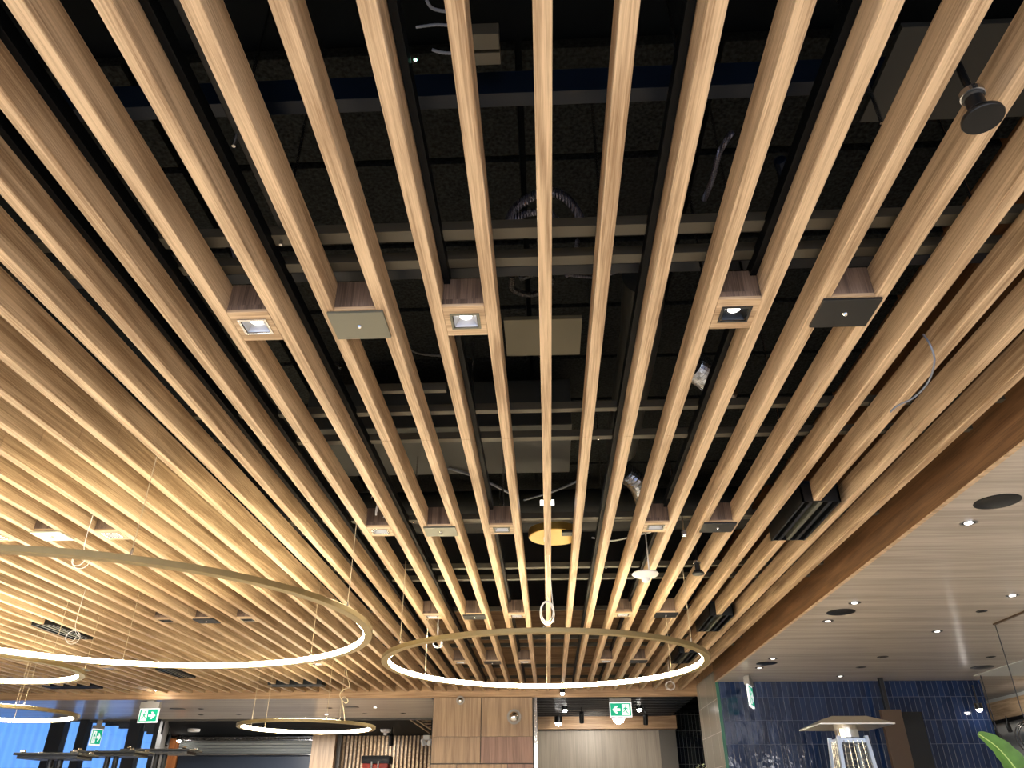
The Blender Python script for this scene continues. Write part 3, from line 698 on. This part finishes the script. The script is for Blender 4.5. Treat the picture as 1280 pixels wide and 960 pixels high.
# ---------------------------------------------------------------- soffit fittings
def soffit_lamp(label, X, Y, r=.05, lit='lamp'):
    t = thing('round_downlight', label, 'downlight', (X, Y, ZF), group='round downlights in the flat ceiling')
    obj('bezel', lathe([(r,-.004),(r,.0),(r*.8,.0),(r*.8,-.004)], 28, True), M['steel'] if lit == 'lamp' else M['blacks'], t)
    obj('cup', lathe([(r*.8,-.001),(r*.8,-.003),(0,-.003)], 28), M['black'], t)
    obj('lamp', lathe([(0,-.008),(r*.42,-.008),(r*.5,-.003),(0,-.003)], 20), M[lit] if lit else M['black'], t)
    return t
def soffit_speaker(label, X, Y, r=.12):
    return tag(obj('ceiling_speaker', lathe([(0,-.006),(r*.93,-.006),(r,-.003),(r,0),(0,0)], 48), M['blacks'], loc=(X, Y, ZF), smooth=True), label, 'ceiling speaker', 'round black ceiling speakers')
soffit_speaker('largest round black speaker in the flat ceiling, nearest the camera', 2.54, 4.04)
soffit_speaker('round black speaker between two downlights close to the wood fascia', 2.57, 6.71)
soffit_speaker('round black speaker near the hanging exit sign by the navy tiles', 2.58, 9.31)
soffit_speaker('round black speaker beside the white reflection at the far right', 5.25, 9.70, .13)
for lb, X, Y, r, lt in (('bright round downlight beside the largest black speaker', 2.55, 4.39, .05, 'lamp'),
    ('bright round downlight in front of the second black speaker', 2.57, 6.37, .05, 'lamp'),
    ('dim round downlight behind the second black speaker', 2.57, 7.06, .05, 'lamp_dim'),
    ('bright round downlight near the right edge of the flat ceiling', 3.75, 6.18, .05, 'lamp'),
    ('small unlit round fitting beyond the bright right downlight', 3.78, 6.73, .045, None),
    ('round downlight with dark rim in the middle of the flat ceiling', 3.77, 7.56, .05, 'lamp_dim'),
    ('dim round downlight in front of the exit sign speaker', 2.57, 8.99, .05, 'lamp_dim'),
    ('dim round downlight behind the exit sign speaker', 2.57, 9.62, .05, 'lamp_dim'),
    ('dark round fitting in the fifth line of the flat ceiling', 3.78, 8.94, .06, None),
    ('dark round fitting beyond the flat ceiling middle, near the navy tiles', 3.79, 9.64, .06, None),
    ('small dim downlight closest to the navy tile wall', 3.77, 10.32, .05, 'lamp_dim'),
    ('dark round fitting in front of the far right speaker', 5.0, 9.0, .05, None)):
    soffit_lamp(lb, X, Y, r, lt)
# end soffit fittings
for lb, x, y, r, lt in (('black round speaker in the end soffit beside the green exit sign', 222, 886, .13, 's'),
    ('black round speaker in the end soffit above the small ring lamp', 440, 884, .12, 's'),
    ('small lit downlight in the end soffit right of the curly flex', 469, 884, .05, 'lamp'),
    ('white lit downlight in the end soffit above the small ring lamp', 408, 893, .06, 'lamp'),
    ('small twin dark fitting in the end soffit, front one', 251, 886, .05, None), ('small dark fitting in the end soffit, rear one', 251, 893.5, .05, None),
    ('dark fitting in the end soffit above the left part of the shutter', 298, 893, .05, None), ('dark fitting in the end soffit above the small ring', 412, 885, .05, None),
    ('dark fitting in the end soffit above the far slat wall', 456, 892, .05, None), ('dark fitting in the end soffit nearest the pillar', 504, 891.5, .05, None)):
    p = at(x, y, HS)
    if lt == 's': soffit_speaker(lb, p.x, p.y, r)
    else: soffit_lamp(lb, p.x, p.y, r, lt)

# ---------------------------------------------------------------- exit signs
def exit_sign(label, loc, w, rz, man_left=True, drop=.05, bars=True, h=None):
    """double-sided running-man sign; the face looks towards local -y"""
    h = h or w*.62; hd = w*.28
    t = thing('exit_sign', label, 'exit sign', loc, (0,0,rz), 'green running man exit signs')
    obj('mount', bx(-w*.2, w*.2, -.03, .03, -drop, 0, .003), M['signgrey'], t)
    obj('housing', bx(-w*.5, w*.5, -.035, .035, -drop-hd, -drop, .004), M['signgrey'], t)
    z1 = -drop-hd; z0 = z1-h
    pn = obj('sign_panel', bx(-w/2, w/2, -.012, .012, z0, z1), M['signwhite'], t)
    obj('green_field', bx(-w*.46, w*.46, -.0145, -.012, z0+h*.09, z1-h*.06), M['green'], pn)
    obj('green_field', bx(-w*.46, w*.46, .012, .0145, z0+h*.09, z1-h*.06), M['green'], pn)
    for side in (-1, 1):
        s = 1 if man_left else -1
        y0, y1 = (-.0165, -.0145) if side < 0 else (.0145, .0165)
        zc = (z0+z1)/2
        def X(u): return s*u*w
        def poly(name, pts, m, off=0):
            bm = B(); q = [(X(a), zc+b*h) for a, b in pts]
            a_ = [bm.verts.new((x, y0-off if side < 0 else y0, z)) for x, z in q]; b_ = [bm.verts.new((x, y1 if side < 0 else y1+off, z)) for x, z in q]
            bm.faces.new(a_); bm.faces.new(b_)
            for i in range(len(q)): bm.faces.new((a_[i], a_[(i+1)%len(q)], b_[(i+1)%len(q)], b_[i]))
            obj(name, bm, m, pn)
        poly('door_symbol', [(-.38,-.36),(-.06,-.36),(-.06,.36),(-.38,.36)], M['signwhite'])
        # running figure, green on the white doorway
        poly('figure_symbol', [(-.22,.17),(-.13,.12),(-.10,.02),(-.13,.01),(-.16,.06),(-.18,.02),(-.15,-.08),(-.09,-.12),(-.09,-.17),(-.17,-.13),(-.22,-.04),(-.24,-.17),(-.33,-.28),(-.35,-.24),(-.28,-.14),(-.26,.0),(-.25,.08),(-.30,.04),(-.33,-.02),(-.35,.0),(-.31,.10),(-.26,.16)], M['green'], .001)
        poly('figure_head', [(-.20+.035*math.cos(a*PI/5), .25+.07*math.sin(a*PI/5)) for a in range(10)], M['green'], .001)
        poly('arrow_symbol', [(.02,.08),(.20,.08),(.13,.25),(.22,.25),(.38,0),(.22,-.25),(.13,-.25),(.20,-.08),(.02,-.08)], M['signwhite'])
    return t
p = at(190, 876, HS); exit_sign('green exit sign with arrow hanging in front of the end soffit', (p.x, p.y, ZF), .33, math.radians(-8), True, .02)
p = at(773, 866, 1.62); exit_sign('green exit sign with its arrow hidden by the glare of a bright spotlight', (p.x, p.y-.2, CH+1.60), .34, 0, False, .05)
p = at(932, 846, HS); exit_sign('green exit sign seen nearly edge on in front of the navy tiles', (p.x, p.y-.1, ZF), .32, math.radians(68), True, .03, h=.26)
p = atY(160, 913, 16.0); exit_sign('small green exit sign seen against the blue window', (p.x, 14.9, ZF-.02), .2, math.radians(55), True, .10, h=.28)

# ---------------------------------------------------------------- spot lamps
def track_spot(label, p, s=1.0, lamp=None, rz=0, tilt=.5, body='blacks', top=None):
    t = thing('track_spotlight', label, 'spotlight', p, (0,0,rz), 'track spotlights')
    hd = thing('x', '', '', (0,0,0)); bpy.data.objects.remove(hd)
    b = obj('lamp_head', lathe([(0,.07*s),(.03*s,.07*s),(.034*s,.05*s),(.034*s,-.07*s),(.028*s,-.07*s),(.028*s,-.055*s),(0,-.055*s)], 20), M[body], t, rot=(tilt,0,0), smooth=True)
    obj('lens', lathe([(0,-.056*s),(.028*s,-.056*s),(.028*s,-.06*s),(0,-.066*s)], 20), M[lamp or 'black'], b)
    obj('arm', tube([(0,0,.03*s),(0,0,(top or .16)*s)], .008*s, 8), M[body], t)
    return t
def glow(label, p, r, m, name='spot_lamp'):
    t = thing(name, label, 'spotlight', p, group='lit spot lamps')
    obj('bulb', lathe([(0,-r),(r*.7,-r*.7),(r,0),(r*.7,r*.7),(0,r)], 20), M[m], t, smooth=True)
    obj('housing', lathe([(r*1.1,-r*.2),(r*1.15,r*1.6),(0,r*1.7)], 20), M['blacks'], t, smooth=True)
    obj('arm', tube([(0,0,r*1.6),(0,0,r*1.6+.22)], .01, 8), M['blacks'], t)
    return t
glow('dazzling spotlight just below the exit sign over the recess', atY(773, 897, 13.0), .10, 'bright')
glow('bright spot lamp in front of the wood header left of the dazzling one', atY(698, 903, 14.6), .06, 'spotlamp')
glow('bright spot lamp among the black louvres beside the pillar', atY(706, 887, 13.4), .045, 'spotlamp')
glow('small bright spot lamp to the right of the dazzling one', atY(799, 886, 13.4), .045, 'spotlamp')
glow('white lamp tucked under the end fascia between pillar and louvres', atY(703, 866, 12.0), .035, 'spotlamp')
glow('starry bright lamp at the right corner of the navy tile wall', atY(1224, 886, 10.6), .04, 'spotlamp')
glow('lamp shining on the orange wood strip beside the shutter', atY(224, 925, 19.9), .06, 'spotlamp')
glow('bright lamp above the green exit sign at the slat ends', atY(195, 861, 12.0), .03, 'spotlamp')
track_spot('black cylinder spotlight under the louvres left of the dazzling lamp', atY(727, 897, 13.6), 1.2)
track_spot('black cylinder spotlight under the louvres right of the dazzling lamp', atY(807, 899, 13.6), 1.2)
track_spot('black spotlight hanging before the grey wall left of the shutter', atY(209, 925, 17.5), 1.6, tilt=-.4)
track_spot('black spotlight hanging above the red and black object', atY(489, 925, 17.0), 1.5, tilt=.5)
for lb, x, y, Y in (('white disc ceiling lamp in the black ceiling, nearest the shutter top', 242, 914.5, 17.5), ('white disc ceiling lamp in the black ceiling, beside the window', 199, 915, 17.0)):
    tag(obj('disc_lamp', lathe([(0,0),(.12,0),(.13,.02),(.13,.05),(0,.05)], 28), M['white'], loc=atY(x, y, Y), smooth=True), lb, 'ceiling lamp')
p = atY(482, 914.5, 16.5)
t = thing('smoke_detector', 'white smoke detector under the black ceiling before the slat wall', 'smoke detector', p)
obj('detector_body', lathe([(0,-.03),(.09,-.01),(.11,.02),(.11,.04),(0,.04)], 28), M['white'], t, smooth=True); obj('sensor_cap', lathe([(0,-.07),(.035,-.06),(.035,-.02),(0,-.02)], 16), M['white'], t, smooth=True)
# emergency light heads on the pillar and beyond
def head(label, p, r, base=True):
    t = thing('emergency_light', label, 'emergency light', p, group='round emergency lights')
    obj('base_plate', lathe([(0,0),(r*1.25,0),(r*1.25,.015),(0,.015)], 28), M['signgrey'], t, rot=(PI/2,0,0))
    obj('dome', lathe([(0,r*.8),(r*.4,r*.75),(r*.8,r*.45),(r,0),(0,0)], 28), M['chrome'], t, rot=(PI/2,0,0), smooth=True)
    return t
head('silver round fitting at the top of the wooden pillar', atY(575.5, 875.5, YE-.02), .05)
head('silver oval fitting on the right panel of the wooden pillar', atY(642.5, 896, YE-.02), .085)
p = atY(533, 925, 15.0)
t = thing('twin_spotlight', 'white twin headed emergency spotlight left of the wooden pillar', 'spotlight', p)
for s in (-1, 1): obj('lamp_head', lathe([(0,.06),(.03,.05),(.05,-.05),(0,-.05)], 18), M['white'], t, loc=(s*.06,0,-.03), rot=(.9,s*.5,0), smooth=True)
obj('housing', bx(-.06,.06,-.02,.05,0,.08,.008), M['white'], t)
# lit wood slats of the ceiling beyond, seen over the black opening
for i, (a, b) in enumerate((((509,896.5),(537,916)),((516,896),(538,911)))):
    p0, p1 = at(a[0], a[1], 1.56), at(b[0], b[1], 1.56)
    tag(obj('diagonal_slat', tube([p0, p1], .02, 4), M['slat']), ('outer' if i == 0 else 'inner')+' pale diagonal slat under the black ceiling beside the pillar', 'ceiling slat', 'pale diagonal slats')
for i in range(5):
    y = 898+i*3.4; p0, p1 = at(521+i*4, y, 1.57), at(539, y, 1.57)
    tag(obj('short_cross_slat', tube([p0, p1], .018, 4), M['slat']), 'short cross slat behind the diagonal ones, %s from the soffit edge' % ordw(i+1), 'ceiling slat', 'short cross slats')

# ---------------------------------------------------------------- things standing at the bottom of the view
# upturned tables with rectangular base plates
def upturned_table(label, X, Y, top, rz, w=.66):
    t = thing('upturned_table', label, 'table', (X, Y, 0), (0,0,rz), 'upturned black tables')
    obj('base_plate', bx(-w/2, w/2, -.2, .2, top-.022, top, .006), M['blacks'], t)
    bmw = prism(B(), [(-w*.46,-.17),(w*.46,-.17),(w*.42,.17),(-w*.42,.17)], top-.05, top-.02)
    obj('base_weight', bmw, M['blacks'], t)
    for sx in (-1, 1):
        for sy in (-1, 1):
            obj('levelling_foot', lathe([(0,0),(.02,0),(.024,.008),(.02,.022),(.012,.026),(0,.026)], 16), M['steel'], t, loc=(sx*w*.40, sy*.15, top))
        obj('column', tube([(sx*.045,0,.79),(sx*.045,0,top-.04)], .028, 16), M['blacks'], t, smooth=True)
    obj('table_top', bx(-.35, .35, -.35, .35, .757, .79, .006), M['blacks'], t)
    return t
def bar_table(label, X, Y):
    t = thing('cafe_table', label, 'table', (X, Y, 0), group='black tables under the upturned ones')
    obj('table_top', bx(-.36, .36, -.36, .36, .72, .755, .006), M['blacks'], t)
    obj('column', tube([(0,0,.02),(0,0,.72)], .035, 16), M['blacks'], t, smooth=True)
    obj('base_plate', bx(-.3, .3, -.2, .2, 0, .02, .006), M['blacks'], t)
    return t
Yt = 7.6
for lb, x0, x1, y, dY, rz in (('upturned black table whose base plate shows lowest at the left', 32, 112, 942.5, 0, .05),
                             ('upturned black table in the middle of the three base plates', 100, 184, 940, .8, -.04),
                             ('upturned black table whose base plate shows nearest the exit sign', 160, 246, 937.5, 1.6, .03)):
    Y = Yt+dY; a, b = atY(x0, y, Y), atY(x1, y, Y)
    upturned_table(lb, (a.x+b.x)/2, Y, a.z, rz, b.x-a.x-.02)
    bar_table(lb.replace('upturned black table', 'standing black table under the upturned one'), (a.x+b.x)/2, Y)

# pyramid patio heater
X0, Yh = 3.03, 8.45
t = thing('patio_heater', 'silver blue pyramid patio heater with flared reflector cap before the navy tiles', 'patio heater', (X0, Yh, 0))
ztip = CH+.825; zrim = CH+.745; zc0 = CH+.637
rs = .36
bmc = B(); lo = [bmc.verts.new((sx*rs, sy*rs, zrim)) for sx, sy in ((-1,-1),(1,-1),(1,1),(-1,1))]; mi = [bmc.verts.new((sx*.17, sy*.17, ztip-.0)) for sx, sy in ((-1,-1),(1,-1),(1,1),(-1,1))]
lo2 = [bmc.verts.new((sx*rs, sy*rs, zrim-.012)) for sx, sy in ((-1,-1),(1,-1),(1,1),(-1,1))]; mi2 = [bmc.verts.new((sx*.17, sy*.17, ztip-.015)) for sx, sy in ((-1,-1),(1,-1),(1,1),(-1,1))]
for s in range(4):
    n_ = (s+1) % 4
    bmc.faces.new((lo[s], lo[n_], mi[n_], mi[s])); bmc.faces.new((lo2[s], mi2[s], mi2[n_], lo2[n_])); bmc.faces.new((lo[s], lo2[s], lo2[n_], lo[n_]))
bmc.faces.new(mi); bmc.faces.new(mi2)
obj('reflector_cap', bmc, M['cap'], t)
obj('burner_drum', lathe([(0,zc0),(.115,zc0),(.115,ztip-.01),(0,ztip-.01)], 32), M['chrome'], t, smooth=True)
for sx, sy in ((-1,-1),(1,-1),(1,1),(-1,1)):
    a, b = .135, .25
    obj('post', tube([(sx*b, sy*b, .3), (sx*a, sy*a, zc0+.01)], .024, 4), M['heater'], t)
obj('top_frame', bx(-.135,.135,-.135,.135,zc0-.05,zc0-.01,.004), M['heater'], t)
obj('glass_tube', lathe([(0,.35),(.05,.35),(.05,zc0-.02),(0,zc0-.02)], 24), M['darkglass'], t, smooth=True)
for a in range(4):
    for i in range(9):
        z = zc0-.09-i*.055; r = .13+(.115)*(zc0-z)/(zc0-.3)
        p0 = Vector((-r, -r, z)); p1 = Vector((r, -r, z)); R = Matrix.Rotation(a*PI/2, 3, 'Z')
        obj('guard_bar', tube([R@p0, R@p1], .004, 5), M['steel'], t)
    for i in range(-2, 3):
        R = Matrix.Rotation(a*PI/2, 3, 'Z'); obj('guard_bar', tube([R@Vector((i*.045*1.6,-.22,.5)), R@Vector((i*.045,-.138,zc0-.03))], .004, 5), M['steel'], t)
obj('base_cabinet', bx(-.27,.27,-.27,.27,0,.34,.01), M['heater'], t)
# brown board with post behind it
a, b = atY(1101, 887, 9.3), atY(1126, 887, 9.3)
tag(obj('brown_board', bx(a.x, b.x, 9.3, 9.36, 0, a.z, .004), M['brown']), 'tall flat brown board standing beside the patio heater', 'board')
a, b = atY(1099, 853, 10.5), atY(1104, 853, 10.5)
tag(obj('black_post', bx(a.x, b.x, 10.48, 10.54, 0, ZF, .004), M['black']), 'slim black post reaching the ceiling behind the brown board', 'post')
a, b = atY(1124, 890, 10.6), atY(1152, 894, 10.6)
tag(obj('tile_shade_panel', bx(a.x, b.x, 10.58, 10.74, 0, a.z, .004), M['tile_shade']), 'dark glossy panel put in for shade and reflections on the navy tiles beside the brown board', 'panel')  # added sheet standing in for a dark reflection on the tile wall
# red and black object
p = atY(472, 945, 15.6); zt = p.z
t = thing('tool_pack', 'black topped orange red pack standing before the slat wall', 'pack', (p.x, 15.6, 0))
obj('lower_body', bx(-.23,.23,-.15,.15,0,zt-.14,.02), M['red'], t)
obj('pouch', bx(-.24,-.08,-.18,-.1,zt-.6,zt-.12,.02), M['red'], t); obj('pouch', bx(.08,.24,-.18,-.1,zt-.6,zt-.12,.02), M['red'], t)
obj('strap', bx(-.075,-.05,-.2,-.15,zt-.8,zt-.1,.004), M['white'], t); obj('strap', bx(.05,.075,-.2,-.15,zt-.8,zt-.1,.004), M['white'], t)
obj('top_cover', bx(-.27,.27,-.2,.2,zt-.14,zt,.04), M['black'], t, smooth=True)
# right room: track with spots, hanging cords, plants
struct('beam_right', bx(XR-.16, XR, 8.0, 14.5, CH+1.18, CH+1.42), M['slat'])
struct('ceiling_recess_white', bx(5.45, XR, 8.2, 10.33, ZF-.012, ZF-.002), M['white_wall'])
struct('ceiling_right_soffit', bx(5.75, XR, YT, 14.5, ZF, ZF+.03), M['soffit'])
struct('wall_right_end', bx(5.74, XR, 14.5, 14.6, 0, CH+1.62), M['white_wall'])
tk = tag(obj('light_track', bx(XR-.32, XR-.27, 8.0, 13.5, CH+1.10, CH+1.15, .004), M['blacks']), 'black lighting track along the top of the white wall at right', 'track')
track_spot('black spotlight aimed down beside the white wall at right', atY(1248, 921, 11.3), 1.3, tilt=-.7)
track_spot('small black spotlight under the track beyond the pointed leaf', atY(1261, 909, 10.6), .8, tilt=-.2)
p = Vector((4.15, 7.24, ZF))
tag(obj('wiring_strip', bx(4.135, 4.165, 3.0, 7.25, ZF-.012, ZF, .002), M['brown']), 'thin brown wiring strip on the flat ceiling at right', 'strip')
cord('hanging_cable', [(4.15,7.24,ZF-.01),(4.15,7.24,CH+1.1),(4.15,7.24,CH+.66)] + coil(4.15,7.24,CH+.545,.115,3,.02,1.0,16), .0045, M['bcable'], 'black cord dropping to a coiled loop before the white wall', n=3)
cord('hanging_cable', [(5.47,10.2,ZF-.02),(5.47,10.2,CH+1.2),(5.47,10.2,CH+.9),(5.49,10.2,CH+.75)], .006, M['bcable'], 'short black cord hanging beside the starry lamp')
# banana leaf
def leaf(name, pts, wf, m, up=Vector((0,0,1))):
    bm = B(); sp = spline(pts, 8); n = len(sp); L1 = []; R1 = []; Cn = []
    for i, p in enumerate(sp):
        t_ = (sp[min(i+1,n-1)]-sp[max(i-1,0)]).normalized(); s = t_.cross(Vector((0,-1,.35))).normalized(); nm = s.cross(t_)
        w = wf(i/(n-1)); wv = 1+.05*math.sin(i*1.7)
        Cn.append(bm.verts.new(p)); L1.append(bm.verts.new(p+s*w*wv+nm*w*.35)); R1.append(bm.verts.new(p-s*w*wv+nm*w*.35))
    for i in range(n-1):
        bm.faces.new((L1[i],L1[i+1],Cn[i+1],Cn[i])); bm.faces.new((Cn[i],Cn[i+1],R1[i+1],R1[i]))
    r = bmesh.ops.solidify(bm, geom=bm.faces[:], thickness=.002)
    return bm
Yl = 5.0
base = atY(1330, 1080, Yl); pt = [Vector((base.x, Yl, .55)), atY(1300, 1010, Yl), atY(1272, 965, Yl), atY(1247, 935, Yl), atY(1222, 917, Yl)]
t = thing('potted_plant', 'broad pointed green leaf of a plant at the lower right corner', 'plant', (base.x, Yl, 0))
ofs = Vector((base.x, Yl, 0)); pl = [q-ofs for q in pt]
obj('leaf', leaf('leaf', pl, lambda u: .003+.078*math.sin(PI*min(1,max(0,(1-u)*.92+.02)))**.8*(1 if u < .6 else 1), M['leaf']), M['leaf'], t, smooth=True)
obj('leaf_rib', tube([q+Vector((0,-.004,0)) for q in spline(pl, 6)], .006, 6, rfun=lambda i: .007-.005*i/24), M['rib'], t, smooth=True)
pl2 = [Vector((0,0,.55)), Vector((.12,.1,.9)), Vector((.3,.15,1.15)), Vector((.5,.2,1.25))]
obj('leaf', leaf('leaf', pl2, lambda u: .003+.1*math.sin(PI*u), M['leaf']), M['leaf'], t, smooth=True)
obj('stem', tube([(0,0,.35),(0,0,.6)], .02, 10), M['leaf'], t)
obj('pot', lathe([(0,0),(.16,0),(.21,.36),(.19,.36),(.17,.3),(0,.3)], 32), M['grey_dark'], t, smooth=True)
# flowering tip in front of the return tile
fp = atY(884, 958, 11.6)
t = thing('flowering_plant', 'small pale flowering plant top beside the tile corner at the bottom', 'plant', (fp.x-.05, 11.6, 0))
obj('stem', tube([(0,0,.0),(0,0,fp.z-.1)], .012, 8), M['leaf'], t)
fb = B()
for i in range(46):
    a = random.uniform(0, 2*PI); r = random.uniform(.02, .11); z = fp.z-.16+random.uniform(0, .2)-r*.5
    d = Vector((math.cos(a), math.sin(a), .4)).normalized(); o3 = Vector((r*math.cos(a), r*math.sin(a), z)); s = d.cross(Vector((0,0,1))).normalized()
    q = [fb.verts.new(o3), fb.verts.new(o3+d*.025+s*.012), fb.verts.new(o3+d*.05), fb.verts.new(o3+d*.025-s*.012)]; fb.faces.new(q)
o = obj('blossom', fb, M['petal'], t)
obj('planter', lathe([(0,0),(.1,0),(.13,.5),(.115,.5),(.11,.44),(0,.44)], 28), M['grey_dark'], t, smooth=True)

# ---------------------------------------------------------------- light
w = bpy.data.worlds.new('sky'); bpy.context.scene.world = w; w.use_nodes = True
bg = w.node_tree.nodes['Background']; bg.inputs[0].default_value = (.16,.36,.8,1); bg.inputs[1].default_value = 2.1
def spot(x, y, z, e, col=(1,.9,.76), size=1.9, tgt=None, r=.04):
    l = bpy.data.lights.new('downlight_and_fill_beam', 'SPOT'); l.energy = e; l.color = col; l.spot_size = size; l.spot_blend = .6; l.shadow_soft_size = r
    o = bpy.data.objects.new('downlight_and_fill_beam', l); C.objects.link(o); o.location = (x, y, z)
    if tgt: o.rotation_euler = (Vector(tgt)-Vector((x,y,z))).to_track_quat('-Z','Y').to_euler()
    return o
for r_, Y in enumerate(ROWY):
    for j in (-29, -24, -19, -15, -10, -6, -2, 3, 7): spot(gx(j), Y, ZS-.02, (85 if r_ == 0 else 120) if j > -14 else 165, size=1.5)  # columns lacking a fitting are added beams, brightening the floor for bounce
for (x, y) in ((2.55,4.39),(2.57,6.37),(3.75,6.18),(3.77,7.56)): spot(x, y, ZF-.02, 60, size=1.5)
p = atY(480, 914, 19.6); spot(p.x, 19.4, CH+1.45, 45, size=2.4, tgt=(p.x, YR, 1.5))
p = atY(195, 861, 12.0); spot(p.x, 11.95, CH+1.50, 5, size=2.6, tgt=(p.x, YE, CH+1.52))
p = atY(742, 930, 15.3); spot(p.x, 13.6, CH+1.35, 110, size=2.2, tgt=(p.x, 15.3, 1.2))
spot(6.3, 10.5, CH+1.35, 60, size=2.4, tgt=(6.9, 11.5, 1.8))
l = bpy.data.lights.new('far_room_fill','AREA'); l.shape='RECTANGLE'; l.size=1.2; l.size_y=.3; l.energy=300; l.color=(1,.95,.88)  # added fill lamp to brighten the shutter; no fitting hangs here
lo = bpy.data.objects.new('far_room_fill', l); C.objects.link(lo); lo.location=(-6.0,17.8,CH+1.6)

s = bpy.context.scene
s.view_settings.view_transform = 'Standard'; s.view_settings.look = 'None'; s.view_settings.gamma = 1; s.view_settings.use_curve_mapping = False
s.view_settings.exposure = 0.15
s.cycles.use_denoising = True
s.cycles.max_bounces = 6; s.cycles.diffuse_bounces = 4; s.cycles.glossy_bounces = 3; s.cycles.caustics_reflective = False; s.cycles.caustics_refractive = False
s.cycles.sample_clamp_indirect = 6; s.cycles.sample_clamp_direct = 0
